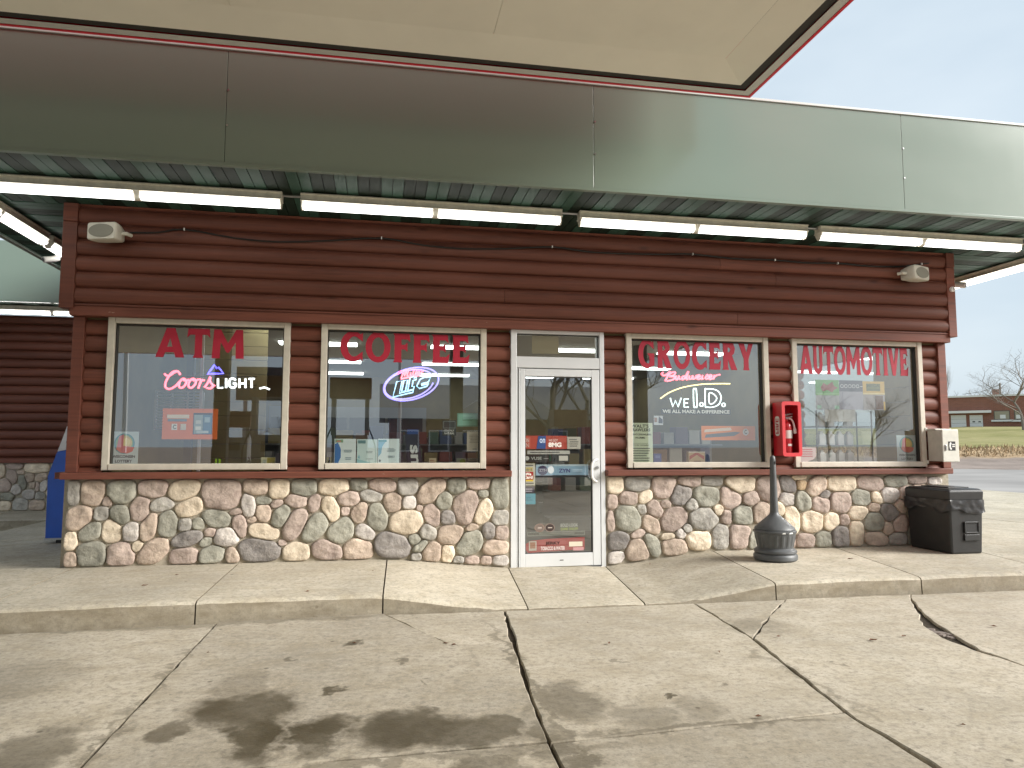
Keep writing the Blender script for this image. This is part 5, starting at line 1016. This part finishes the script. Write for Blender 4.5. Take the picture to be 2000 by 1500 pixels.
poster('box', 'small white and green carton standing on the sill of the window lettered COFFEE', 'carton', (892, 895, 911, 908), (178, 180, 160), [('e', .62, .5, .3, .4, (150, 165, 60))], Y=.12, th=.03)
poster('box', 'small pale printed carton beside the green one on the window sill', 'carton', (913, 895, 936, 908), (170, 168, 150), lines(.1, .9, .1, .9, 3, (120, 125, 110), 2), Y=.12, th=.03)
poster('box', 'small tan carton on the sill beside the navy banner', 'carton', (838, 895, 852, 907), (176, 160, 128), lines(.1, .9, .2, .8, 2, (150, 110, 90), 1), Y=.12, th=.03)
poster('bulletin', 'brown cardboard rectangle taped inside the transom above the door', 'cardboard', (1039, 656, 1091, 691), (118, 106, 66), (), Y=.012)
# door decals
YD = -.043
poster('door_decal', 'orange-red strip reading 8MG with a blue pack on the door glass', 'decal', (1018, 851, 1107, 877), (206, 84, 66), [('r', .04, .08, .20, .90, (222, 110, 92)), ('t', .07, .5, .17, .8, 'ON', (240, 215, 205), .02), ('t', .07, .14, .17, .44, 'IN', (240, 215, 205), .02), ('p', [(.33, .02), (.37, .98), (.54, .98), (.53, .02)], (36, 66, 120)), ('t', .40, .45, .52, .78, 'on', (200, 215, 235), .02), ('t', .60, .56, .80, .74, 'WE GOT', (235, 205, 195), .01), ('t', .59, .14, .88, .50, '8MG', (240, 228, 220), .05)], Y=YD)
poster('door_decal', 'small white printed notice beside the orange-red strip on the door glass', 'decal', (1108, 853, 1134, 877), (214, 208, 196), lines(.12, .88, .15, .85, 4, (120, 118, 112), 1), Y=YD)
poster('door_decal', 'thin white bar with tiny print above the black strip on the door', 'decal', (1030, 880, 1113, 887), (206, 204, 196), lines(.05, .95, .2, .8, 1, (90, 90, 90), 1), Y=YD)
poster('door_decal', 'black strip reading VUSE with a round white mark on the door glass', 'decal', (1018, 888, 1112, 902), (40, 42, 40), [('e', .12, .5, .045, .30, (205, 205, 200)), ('t', .20, .28, .42, .70, 'VUSE', (190, 192, 186), .02), ('r', .58, .1, .62, .9, (60, 90, 70)), ('r', .78, .15, .97, .85, (160, 160, 150)), ('r', .46, .4, .56, .5, (120, 120, 116))], Y=YD)
poster('door_decal', 'white and yellow age check decal with red centre reading We Card on the door', 'decal', (1018, 905, 1045, 948), (206, 200, 180), [('r', .14, .64, .84, .82, (206, 176, 50)), ('t', .22, .67, .78, .77, 'Under 18', (40, 35, 20), .01), ('r', .10, .26, .88, .62, (190, 60, 52)), ('t', .26, .45, .72, .58, 'We', (240, 235, 225), .04), ('t', .16, .30, .82, .44, 'Card', (240, 235, 225), .04), ('r', .14, .18, .86, .25, (206, 176, 50)), ('r', .1, .88, .85, .93, (80, 80, 76)), ('r', .08, .08, .9, .12, (80, 80, 76))], Y=YD)
poster('door_decal', 'pale blue strip reading ZYN with a dark round badge on the door glass', 'decal', (1047, 907, 1149, 928), (142, 178, 204), [('r', 0, .84, 1, 1, (186, 204, 214)), ('e', .125, .45, .095, .44, (52, 42, 84)), ('t', .06, .34, .20, .58, 'ZYN', (220, 220, 232), .03), ('e', .28, .5, .06, .35, (196, 204, 208)), ('t', .43, .24, .65, .60, 'ZYN', (62, 70, 110), .03)]+lines(.68, .92, .3, .6, 2, (160, 185, 200), 3), Y=YD)
poster('door_decal', 'dark purple notice with white lines under the age check decal', 'decal', (1018, 950, 1044, 963), (60, 50, 72), lines(.1, .95, .1, .75, 2, (190, 180, 195), 3, .5), Y=YD)
poster('door_decal', 'plain cyan card near the hinge side of the door glass', 'decal', (1018, 964, 1046, 985), (84, 166, 190), lines(.3, .8, .3, .7, 2, (60, 130, 155), 2, .3), Y=YD)
poster('door_decal', 'pair of round brown snuff can decals above the grey bar on the door', 'decal', (1043, 1022, 1084, 1038), (96, 84, 74), [('e', .26, .45, .24, .52, (150, 112, 98)), ('e', .26, .45, .19, .42, (120, 88, 78)), ('e', .75, .45, .24, .52, (170, 150, 140)), ('e', .75, .45, .20, .44, (64, 50, 46)), ('r', .18, .4, .36, .5, (215, 200, 190)), ('r', .66, .4, .86, .5, (215, 200, 190))], Y=YD, quad=ell(.26, .2, .26, .8, 0, 180, 10)[::-1][:6]+ell(.75, .2, .25, .8, 0, 180, 10)[::-1][4:])
tt = thing('door_decal', onY(1112, 1036, YD), 'white and lime lettering BOLD LOOK SAME SNUFF on the door glass', 'decal')
for s, y0, y1, c in (('BOLD LOOK', 1022, 1029, (205, 208, 200)), ('SAME SNUFF', 1030, 1036, (170, 190, 90))):
    a, b_ = onY(1095, y1, YD), onY(1129, y0, YD); put_text(s, ink(*c), tt, lambda u, w: (a.x+(b_.x-a.x)*u, YD, a.z+(b_.z-a.z)*w), .02)
poster('door_decal', 'long thin grey bar with dark ends near the bottom of the door', 'decal', (1030, 1038, 1142, 1046), (140, 144, 136), [('r', .01, .15, .99, .85, (60, 64, 58)), ('r', .2, .25, .82, .75, (110, 112, 104))], Y=YD)
poster('door_decal', 'red curved strip reading JERKY and TOBACCO near the bottom of the door', 'decal', (1027, 1050, 1142, 1079), (178, 48, 52), [('r', .05, .16, .18, .80, (200, 190, 178)), ('r', .07, .3, .16, .72, (170, 110, 80)), ('t', .33, .48, .58, .74, 'JERKY', (70, 20, 24), .03), ('t', .25, .16, .66, .42, 'TOBACCO & WATER', (225, 205, 200), .04), ('r', .73, .38, .96, .70, (222, 212, 190)), ('r', .80, .10, .98, .32, (200, 150, 150))], Y=YD, quad=[(.04, 0), (.3, .06), (1, .18), (1, 1), (.35, .92), (.08, .82), (0, .6), (.0, .2)])
# grocery window
poster('bait_sign', "pale green price sign headed WALT'S CRAWLERS in the window lettered GROCERY", 'sign', (1227, 826, 1275, 905), (202, 212, 184), [('t', .12, .88, .84, .965, "WALT'S", (34, 36, 34), .02), ('t', .06, .79, .90, .865, 'CRAWLERS', (34, 36, 34), .02), ('t', .03, .69, .94, .735, 'NIGHTCRAWLERS', (60, 62, 56), .012), ('t', .28, .61, .68, .655, 'WORMS', (60, 62, 56), .012), ('r', .02, .49, .8, .495, (90, 92, 86)), ('t', .15, .43, .82, .465, 'STORE HOURS', (80, 82, 76), .005)]+lines(.08, .9, .04, .40, 6, (110, 114, 104), 4, .4))
poster('orange_strip', 'orange strip with grey print and a letter C in the window lettered GROCERY', 'poster', (1370, 832, 1475, 860), (226, 128, 52), [('p', [(.06, .18), (.08, .40), (.62, .60), (.72, .55), (.60, .30)], (92, 100, 104)), ('p', [(.05, .55), (.06, .74), (.54, .90), (.56, .70)], (226, 205, 186)), ('e', .82, .58, .055, .24, (226, 222, 214)), ('t', .795, .44, .845, .74, 'C', (40, 40, 40), .04)])
poster('difference_strip', 'black strip reading WE ALL MAKE A DIFFERENCE under the neon letters', 'sign', (1291, 798.5, 1427.5, 809.5), (22, 30, 28), [('t', .02, .20, .98, .82, 'WE ALL MAKE A DIFFERENCE', (228, 232, 228), .04)], Y=YN-.004)
poster('carton_sign', 'tan and red tobacco carton on the sill of the window lettered GROCERY', 'carton', (1345, 882, 1377, 905), (190, 164, 128), [('p', [(.05, .30), (.5, .72), (.95, .30), (.95, .62), (.5, .95), (.05, .62)], (160, 66, 54)), ('r', .0, .9, 1, 1, (214, 206, 190)), ('r', .3, .15, .75, .22, (120, 80, 60))], Y=.14, th=.06)
poster('blue_box', 'small blue carton beside the bait sign on the window sill', 'carton', (1277, 886, 1292, 904), (70, 84, 140), [('r', .2, .5, .8, .8, (100, 116, 165))], Y=.12, th=.05)
poster('photo_card', 'small white card with a dark picture taped above the bait sign', 'card', (1277, 812, 1295, 830), (196, 202, 206), [('p', [(.5, .2), (.55, .95), (.95, .6), (.95, .15)], (50, 56, 74)), ('r', .05, .3, .35, .8, (150, 120, 110))])
# automotive window
poster('lottery_poster', 'green lottery display panel with a red burst in the window lettered AUTOMOTIVE', 'poster', (1593, 742, 1639, 800), (150, 152, 156), [('r', 0, .52, 1, 1, (84, 152, 70)), ('p', [(.22, .74), (.34, .9), (.5, .82), (.72, .94), (.8, .8), (.95, .74), (.78, .66), (.7, .58), (.5, .66), (.3, .6)], (136, 60, 50)), ('r', .0, .48, 1, .56, (120, 170, 110)), ('r', .04, .03, .22, .14, (150, 190, 170)), ('r', .78, .03, .98, .14, (150, 190, 170))], Y=.03, group='lottery display panels')
poster('lottery_poster', 'dark blue lottery display panel with a row of white rings in the window', 'poster', (1639.5, 743, 1685, 800), (150, 150, 164), [('r', 0, .62, 1, 1, (58, 64, 84))]+[q for k in range(5) for q in (('e', .12+k*.165, .80, .075, .065, (196, 200, 206)), ('e', .12+k*.165, .80, .05, .045, (74, 80, 98)))]+[('r', .90, .78, .99, .81, (200, 200, 200)), ('r', .12, .02, .135, .6, (100, 100, 120))], Y=.03, group='lottery display panels')
poster('lottery_poster', 'gold lottery display panel reading MEGA in the window lettered AUTOMOTIVE', 'poster', (1685.5, 745, 1728, 801), (152, 148, 150), [('r', 0, .54, 1, 1, (196, 160, 66)), ('r', .16, .66, .80, .92, (96, 104, 40)), ('t', .18, .79, .78, .91, 'MEGA', (60, 74, 30), .04), ('r', .2, .68, .78, .75, (70, 84, 34)), ('r', .0, .54, 1, .60, (214, 196, 140)), ('r', .56, .03, .9, .5, (92, 62, 46)), ('r', .92, .0, 1, .3, (196, 160, 66))], Y=.03, group='lottery display panels')
poster('torn_notice', 'white notice with red print in the lower corner beside the extinguisher cabinet', 'notice', (1556, 873, 1594, 902), (226, 205, 206), lines(.12, .92, .30, .90, 4, (206, 110, 124), 11, .4), quad=[(0, .0), (.55, .02), (.9, .2), (1, .4), (1, .96), (.2, 1), (.1, .5)])

# ================================================================== INTERIOR THINGS
def ilight(cx, cy, L_=1.25):
    th = thing('ceiling_light', (cx, cy, 2.98), 'white wraparound ceiling light inside the store', 'light', 'ceiling lights inside the store')
    bx('pan', WHITE, th, cx-L_/2, cx+L_/2, cy-.14, cy+.14, 2.962, 2.978); 
    for s_ in (-.07, .07): bx('lens', TUBEI, th, cx-L_/2+.01, cx+L_/2-.01, cy+s_-.058, cy+s_+.058, 2.93, 2.96, .006)
for y in (1.9, 4.5, 7.0, 9.3):
    for x in (-1.3, 1.15, 3.2, 5.2): ilight(x, y)
WOODI = flat('shelf_board', (.18, .12, .07, 1), .6, var=.2); SHELFW = flat('shelf_white', (.22, .22, .21, 1), .5); PALEB = flat('bottle_white', (.85, .86, .84, 1), .4)
# display rack with white bottles behind the automotive window
rk = thing('oil_rack', (5.25, .45, .03), 'wire display rack holding white bottles behind the window lettered AUTOMOTIVE', 'rack')
m = MB()
for x in (4.88, 5.62):
    for y in (.34, .62): m.tube([(x, y, .03), (x, y, 1.72)], .008, 6)
m.build('upright', SHELFW, rk)
for z in (.55, 1.075, 1.30, 1.53): bx('shelf', SHELFW, rk, 4.87, 5.63, .33, .63, z-.012, z)
hc = bx('header_card', PALEB, rk, 5.0, 5.42, .352, .358, 1.585, 1.80, .01) 
def bottle(x, y, z, h=.17, w=.085):
    o = MB(); o.v = []; 
    o = loft([[(x-w/2, y-.04, z), (x+w/2, y-.04, z), (x+w/2, y+.04, z), (x-w/2, y+.04, z)], [(x-w/2, y-.04, z+h*.72), (x+w/2, y-.04, z+h*.72), (x+w/2, y+.04, z+h*.72), (x-w/2, y+.04, z+h*.72)], [(x-.02, y-.02, z+h*.88), (x+.02, y-.02, z+h*.88), (x+.02, y+.02, z+h*.88), (x-.02, y+.02, z+h*.88)], [(x-.02, y-.02, z+h), (x+.02, y-.02, z+h), (x+.02, y+.02, z+h), (x-.02, y+.02, z+h)]]).build('oil_bottle', PALEB, None, bevel=.006)
    tag(solo(o, (x, y, z)), 'white plastic bottle on the rack behind the window lettered AUTOMOTIVE', 'bottle', 'white bottles on the rack')
for z in (1.075, 1.30, 1.53):
    for k in range(4):
        if not (z == 1.53 and k == 2): bottle(4.98+k*.125, .42, z)
# gondolas with cartons
PROD = [flat('carton_%d' % i, c, .5) for i, c in enumerate(((.22, .06, .05, 1), (.06, .08, .16, 1), (.30, .24, .10, 1), (.09, .14, .09, 1), (.36, .34, .30, 1), (.22, .13, .07, 1), (.14, .10, .13, 1)))]
rr_ = random.Random(5)
for gi, (x, y, L_) in enumerate(((-1.2, 3.2, 2.6), (3.6, 3.4, 2.8), (-.2, 6.0, 3.4), (4.0, 6.2, 2.6))):
    g = thing('gondola_shelf', (x, y, .03), ('low shelf unit with cartons behind the window lettered ATM and COFFEE', 'low shelf unit with cartons behind the window lettered GROCERY', 'farther shelf unit with cartons behind the window lettered COFFEE', 'farther shelf unit with cartons behind the window lettered GROCERY')[gi], 'shelf')
    bx('back_panel', SHELFW, g, x-L_/2, x+L_/2, y-.02, y+.02, .05, 1.45); bx('base', SHELFW, g, x-L_/2, x+L_/2, y-.42, y-.03, .03, .2)
    for z in (.2, .6, .98, 1.3): bx('shelf', SHELFW, g, x-L_/2, x+L_/2, y-.40, y-.022, z, z+.02)
    for z in (.62, 1.0, 1.32):
        u = x-L_/2+.05
        while u < x+L_/2-.2:
            w = rr_.uniform(.12, .26); h = rr_.uniform(.14, .27); o = bx('carton', rr_.choice(PROD), None, u, u+w, y-.36, y-.12, z+.001, z+h, .004)
            tag(solo(o, (u+w/2, y-.24, z)), 'coloured grocery carton on a low shelf unit inside the store', 'carton', 'cartons on the store shelves'); u += w+rr_.uniform(.01, .08)
# counter and cooler, interior wall panelling
ct = thing('counter', (5.0, 8.2, .03), 'dark sales counter at the back of the store', 'counter'); bx('body', WOODI, ct, 3.6, 6.0, 7.9, 8.5, .03, .95); bx('top', BLACK, ct, 3.55, 6.05, 7.85, 8.55, .951, .99, .006)
cl = thing('drink_cooler', (-1.0, 10.1, .03), 'tall white drink cooler against the back wall inside the store', 'cooler'); bx('body', SHELFW, cl, -2.8, .8, 9.75, 10.35, .03, 2.2)
for k in range(4): bx('door', flat('cooler_glass', (.05, .06, .07, 1), .15), cl, -2.75+k*.88, -1.93+k*.88, 9.72, 9.748, .15, 1.95, .004)
pw = thing('plank_partition', (-2.1, 2.2, .03), 'cream plank partition seen through the window lettered ATM', 'partition')
for k in range(16): bx('plank', flat('plank_cream', (.42, .34, .16, 1), .6, var=.08), pw, -2.62, -1.75, 2.2, 2.24, .05+k*.18, .05+k*.18+.174, .004)
bx('post', SHELFW, pw, -2.72, -2.63, 2.16, 2.26, .03, 2.97)
vg = thing('louvre_grille', (-2.95, 1.6, 1.5), 'white louvred grille seen through the window lettered ATM', 'grille')
for (a, b_, c, d) in ((-3.0, -2.45, 1.48, 1.50), (-3.0, -2.45, 1.94, 1.96)): bx('rail', WHITE, vg, a, b_, 1.9, 1.93, c, d)
for k in range(4): bx('stile', WHITE, vg, -3.0+k*.18, -2.98+k*.18, 1.9, 1.93, 1.501, 1.939)
for k in range(12): bx('slat', WHITE, vg, -2.979, -2.47, 1.905, 1.925, 1.515+k*.035, 1.53+k*.035)
bx('pipe_post', WHITE, None, -2.33, -2.30, 1.2, 1.23, .03, 2.97); tag(solo(bpy.data.objects['pipe_post'], (-2.315, 1.215, .03)), 'thin white vertical pipe inside the window lettered ATM', 'pipe')
pc = thing('plank_cladding', (5.9, .6, .03), 'yellowish plank lining on the inner wall beside the window lettered AUTOMOTIVE', 'cladding')
for k in range(16): bx('plank', flat('plank_yellow', (.30, .235, .10, 1), .6, var=.1), pc, 6.16, 6.185, .15, .98, .05+k*.18, .05+k*.18+.174, .003)
# ================================================================== BACKGROUND: hill building, trees
S0 = 136.
o0 = DIRH*S0
def onB(px, py, s=S0):
    d = ray(px, py); t = (s-(CAM[0]*DIRH.x+CAM[1]*DIRH.y))/(d[0]*DIRH.x+d[1]*DIRH.y); return Vector(CAM+d*t)
def bl(px, py):   # building local: t along facade (to the right), z
    q = onB(px, py); return -(q.x*LAT.x+q.y*LAT.y), q.z
def W3(t, d, z): q = DIRH*(S0+d)-LAT*t; return (q.x, q.y, z)
tL, zg = bl(1800, 832); tR, _ = bl(2120, 832); _, zt = bl(1920, 775)
zg -= 1.0
garage = thing('brick_building', W3((tL+tR)/2, 0, zg), 'long low brick building with white garage doors on the grassy rise', 'building')
def pbx(nm, mat, t0, t1, d0, d1, z0, z1, par=None):
    m = MB(); m.add([W3(t0, d0, z0), W3(t1, d0, z0), W3(t1, d1, z0), W3(t0, d1, z0), W3(t0, d0, z1), W3(t1, d0, z1), W3(t1, d1, z1), W3(t0, d1, z1)], [(3,2,1,0),(4,5,6,7),(0,1,5,4),(1,2,6,5),(2,3,7,6),(3,0,4,7)]); return m.build(nm, mat, par or garage)
FWH = flat('far_white', (.75, .75, .74, 1), .5); FGL = flat('far_glass', (.07, .08, .07, 1), .2); FTAN = flat('far_blind', (.33, .30, .22, 1), .6); FRM = flat('far_frame', (.12, .11, .09, 1), .6)
pbx('wall', BRICKM, tL, tR, 0, 14, zg, zt); pbx('roof_edge', FWH, tL-.2, tR+.2, -.25, 14.2, zt+.002, zt+.28)
pbx('door_canopy', FWH, tL-.1, bl(1936, 804)[0], -1.1, -.02, bl(1900, 807)[1], bl(1900, 802.5)[1])
for (a, b_) in ((1838, 1850.5), (1858, 1886.5), (1894.5, 1919)):
    t0, z0 = bl(a, 830.5); t1, z1 = bl(b_, 810.5); z0 = zg
    g = pbx('garage_door', FWH, t0, t1, -.06, -.01, z0, z1)
    n = 4
    for k in range(n): 
        if k: pbx('panel_joint', FRM, t0+.05, t1-.05, -.07, -.0605, z0+(z1-z0)*k/n-.015, z0+(z1-z0)*k/n+.015)
for a in (1902, 1913.5):
    t0, z0 = bl(a-2.4, 825); t1, z1 = bl(a+2.4, 822.5); pbx('door_window', FGL, t0, t1, -.08, -.062, z0, z1)
for (a, b_, c, d) in ((1941.5, 1972, 801.5, 820), (1981.5, 1995, 801.5, 820), (2015, 2050, 801.5, 820)):
    t0, z0 = bl(a, d); t1, z1 = bl(b_, c); wn = pbx('window', FRM, t0, t1, -.04, -.01, z0, z1); pbx('pane', FTAN, t0+.12, t1-.12, -.06, -.041, z0+.12, z1-.12, wn); pbx('sill', FWH, t0-.4, t1+.4, -.3, -.005, z0-.30, z0-.02, wn)
    tc_ = (t0+t1)/2+.2; pbx('paper', FWH, tc_-.45, tc_+.3, -.075, -.061, z0+.2, z0+.8, wn)
t0, _ = bl(1938.5, 770); t1, z1 = bl(1952, 758.5); pbx('chimney', BRICKM, t0, t1, 5, 7, zt+.281, z1+.2)
# bare trees
def branch(mt, mc, p, d, L, r, lev, rnd, maxlev, spread):
    n = 4; pts = [p]; q = p.copy(); dd = d.copy()
    for i in range(n):
        dd = (dd+Vector((rnd.uniform(-1, 1), rnd.uniform(-1, 1), rnd.uniform(-.5, .9)))*.16).normalized(); q = q+dd*(L/n); pts.append(q.copy())
    r1 = r*.62
    (mt if lev == 0 else mc).tube(pts, [r+(r1-r)*i/n for i in range(n+1)], 6 if lev < 2 else 3, caps=False)
    if lev >= maxlev: return
    k = (5, 5, 4, 4, 3)[min(lev, 4)]
    for i in range(k):
        f = rnd.uniform(.35, 1) if i else 1.; j = min(n, max(1, int(round(f*n)))); base = pts[j]
        a = rnd.uniform(0, 2*math.pi); side = Vector((math.cos(a), math.sin(a), rnd.uniform(-.1, .5))); nd = (dd*(1-spread)+side*spread).normalized()
        branch(mt, mc, base, nd, L*rnd.uniform(.55, .8), r*(.62 if i == 0 else rnd.uniform(.32, .5)), lev+1, rnd, maxlev, spread)
_tree = {}
def bare_tree(loc, h, seed, label, group, mat, maxlev=4, spread=.5, sc=(1, 1, 1)):
    if seed not in _tree:
        rnd = random.Random(seed); mt, mc = MB(), MB(); branch(mt, mc, Vector((0, 0, -.3)), Vector((0, 0, 1)), .34, .017, 0, rnd, maxlev, spread)
        zz_ = max(p[2] for p in mc.v); k = 1/zz_
        mt.v = [(x*k, y*k, z*k) for x, y, z in mt.v]; mc.v = [(x*k, y*k, z*k) for x, y, z in mc.v]; lo = min(p[2] for p in mt.v)
        f = lambda p: (p[0]/(1-lo), p[1]/(1-lo), (p[2]-lo)/(1-lo)); mt.v = [f(p) for p in mt.v]; mc.v = [f(p) for p in mc.v]
        _tree[seed] = (mt.mesh('trunk'), mc.mesh('crown'))
    a, b_ = _tree[seed]; t = thing('bare_tree', loc, label, 'tree', group); t.scale = (h*sc[0], h*sc[1], h*sc[2]); t.rotation_euler.z = seed*1.3+loc[0]
    for nm, me in (('trunk', a), ('crown', b_)):
        o = bpy.data.objects.new(nm, me); COL.objects.link(o); o.parent = t
        if not me.materials: me.materials.append(mat)
def ground_at(px, s): q = onB(px, 840, s); return (q.x, q.y, hgt(q.x, q.y)-.1)
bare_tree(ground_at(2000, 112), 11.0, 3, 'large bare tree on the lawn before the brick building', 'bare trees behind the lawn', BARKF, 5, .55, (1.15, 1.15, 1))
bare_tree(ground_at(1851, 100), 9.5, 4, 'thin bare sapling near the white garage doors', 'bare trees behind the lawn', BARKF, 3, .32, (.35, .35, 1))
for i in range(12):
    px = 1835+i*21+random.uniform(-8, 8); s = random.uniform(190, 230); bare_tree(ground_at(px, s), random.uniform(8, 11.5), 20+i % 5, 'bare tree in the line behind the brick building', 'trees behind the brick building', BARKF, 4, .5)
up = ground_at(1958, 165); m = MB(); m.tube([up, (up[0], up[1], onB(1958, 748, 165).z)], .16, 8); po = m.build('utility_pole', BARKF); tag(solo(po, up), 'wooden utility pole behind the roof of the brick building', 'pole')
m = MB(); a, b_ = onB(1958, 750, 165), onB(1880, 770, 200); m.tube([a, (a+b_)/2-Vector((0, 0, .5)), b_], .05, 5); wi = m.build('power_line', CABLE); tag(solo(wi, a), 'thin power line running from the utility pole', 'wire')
# dry grass tufts on the bank
rnd = random.Random(3); m = MB()
for i in range(7000):
    q = DIRH*rnd.uniform(60, 66.3)-LAT*rnd.uniform(-40, 22); z = hgt(q.x, q.y); h = rnd.uniform(.10, .38); w = rnd.uniform(.03, .09); a = rnd.uniform(0, 6.28)
    n0 = len(m.v); m.v += [(q.x-w*math.cos(a), q.y-w*math.sin(a), z-.05), (q.x+w*math.cos(a), q.y+w*math.sin(a), z-.05), (q.x+rnd.uniform(-.2, .2), q.y+rnd.uniform(-.2, .2), z+h)]; m.f.append((n0, n0+1, n0+2))
me = bpy.data.meshes.new('dry_grass'); me.from_pydata(m.v, [], m.f); dg_ = link('dry_grass', me, DRYG); tag(dg_, 'tufts of dry tan grass along the bank beyond the road', 'grass', kind='stuff')

# ================================================================== ACROSS THE STREET (mirrored in the windows)
PUMPG = flat('pump_grey', (.22, .22, .22, 1), .4); PUMPB = flat('pump_brown', (.13, .045, .03, 1), .5)
def pump(x, y, label, hz=1.86):
    t = thing('fuel_pump', (x, y, .0), label, 'fuel pump', 'fuel pumps under the canopy')
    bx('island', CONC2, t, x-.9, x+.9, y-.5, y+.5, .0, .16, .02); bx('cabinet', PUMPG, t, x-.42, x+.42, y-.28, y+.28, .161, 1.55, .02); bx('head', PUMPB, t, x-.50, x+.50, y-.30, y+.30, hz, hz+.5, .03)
    for s_ in (-1, 1): bx('upright', PUMPG, t, x+s_*.40-.05, x+s_*.40+.05, y-.2, y+.2, 1.552, hz-.002); bx('screen', BLACK, t, x-.2, x+.2, y+s_*.285-.006, y+s_*.285+.006, 1.15, 1.4)
    for s_ in (-1, 1):
        m = MB(); m.tube(catmull([(x+s_*.44, y+.1, 1.75), (x+s_*.62, y+.2, 1.2), (x+s_*.58, y+.25, .6), (x+s_*.47, y+.25, .95)], 5), .018, 6); m.build('hose', CABLE, t, smooth=True)
pump(-2.85, -10.6, 'grey fuel pump with brown head nearest the ATM window, mirrored in the glass', 2.45); pump(-1.0, -10.6, 'grey fuel pump with brown head nearest the COFFEE window, mirrored in the glass', 2.45)
pump(-4.7, -16, 'grey fuel pump with low brown head on the far side of the canopy column'); pump(5.2, -13.2, 'grey fuel pump with brown head beside the free-standing canopy column')
hs_ = thing('gabled_house', (3.5, -48, 0), 'brick house with grey gabled roof across the street, mirrored in the windows', 'house')
BR2 = flat('house_brick', (.20, .085, .06, 1), .9, var=.15, vs_=1.); RF2 = flat('house_roof', (.17, .175, .19, 1), .8)
bx('wall', BR2, hs_, .5, 17, -54, -46, 0, 3.4)
MB().prism([(-46+1.0, 3.3), (-50, 6.2), (-55, 3.3)], lambda u, w, t: (t, u, w), -.3, 18).build('roof', RF2, hs_)
MB().prism([(4.5, 3.3), (9, 6.0), (13.5, 3.3)], lambda u, w, t: (u, t, w), -44.6, -49).build('gable', flat('house_siding', (.42, .42, .42, 1), .7), hs_)
for x in (1.2, 3.4, 5.8, 9.0, 12.5): w = bx('window', FGL, hs_, x, x+1.3, -45.99, -45.9, 1.0, 2.4); bx('frame', FWH, w, x-.1, x+1.4, -45.985, -45.95, .9, 2.5)
for i, (x, y, h) in enumerate(((9.6, -36, 12), (15, -44, 12), (-24, -140, 7), (-20, -150, 8), (58, -78, 11), (67, -82, 11), (-17, -145, 7))): bare_tree((x, y, -.1), h, 40+i % 3, 'bare tree across the street from the store', 'trees across the street', BARK, 5, .52)
wt = thing('water_tower', (-55, -150, 0), 'distant pale water tower mirrored in the ATM window', 'water tower'); MB().lathe([(1, 24), (5, 26), (7, 30), (6.5, 33), (3, 36), (.5, 37)], -55, -150, 20).build('tank', flat('tower_grey', (.45, .5, .52, 1), .5), wt, smooth=True)
for k in range(4): MB().cyl((-55+4*math.cos(k*1.57), -150+4*math.sin(k*1.57), 0), (-55+3.5*math.cos(k*1.57), -150+3.5*math.sin(k*1.57), 27), .5, 8).build('leg', MATS['tower_grey'], wt)
ps = thing('street_lamp', (.6, -26, 0), 'tall grey lamp pole across the forecourt, mirrored in the COFFEE window', 'lamp pole'); MB().tube([(.6, -26, 0), (.6, -26, 9)], [.11, .06], 10).build('pole', STEEL, ps); MB().tube([(.6, -26, 8.9), (.6, -24.5, 9.3)], .05, 8).build('arm', STEEL, ps)
bx('head', STEEL, ps, .5, .7, -24.6, -24.0, 9.22, 9.36, .03)
bs = thing('price_sign', (0, -24, 0), 'dark roadside sign board on posts, mirrored in the COFFEE window', 'sign'); bx('board', flat('sign_dark', (.03, .03, .035, 1), .4), bs, -6.2, -3.4, -24.1, -23.9, 3.2, 4.6); bx('post', STEEL, bs, -5.9, -5.75, -24.05, -23.95, 0, 3.2); bx('post', STEEL, bs, -3.85, -3.7, -24.05, -23.95, 0, 3.2)

# ================================================================== LITTER: dry leaves and grit
LEAF = flat('dry_leaf', (.13, .06, .03, 1), .8); rnd = random.Random(11)
for i, (px, py, z) in enumerate(((690, 1258, .006), (870, 1258, .004), (885, 1261, .004), (1190, 1258, .004), (600, 1157, .155), (345, 1124, .156), (282, 1145, .156), (1148, 1217, .004), (1660, 1093, .152), (1270, 1103, .06), (728, 1116, .155), (405, 1276, .006), (1405, 1275, .004), (1765, 1244, .004), (1940, 1225, .004), (1520, 1245, .006), (1480, 1402, .004), (1880, 1418, .004), (1705, 1252, .004))):
    p = onZ(px, py, z); a = rnd.uniform(0, 6.28); s_ = rnd.uniform(.012, .03); m = MB()
    m.v = [tuple(p+Vector((s_*u*math.cos(a)-s_*.45*w*math.sin(a), s_*u*math.sin(a)+s_*.45*w*math.cos(a), .004+h*s_))) for u, w, h in ((-1, 0, .1), (-.3, .9, .35), (.5, .7, .25), (1.2, 0, .3), (.5, -.7, .1), (-.3, -.8, .4), (0, 0, .05))]
    m.f = [(6, k, (k+1) % 6) for k in range(6)]; o = m.build('dry_leaf', LEAF); tag(solo(o, p), 'small brown dry leaf lying on the concrete', 'leaf', 'dry leaves on the concrete')
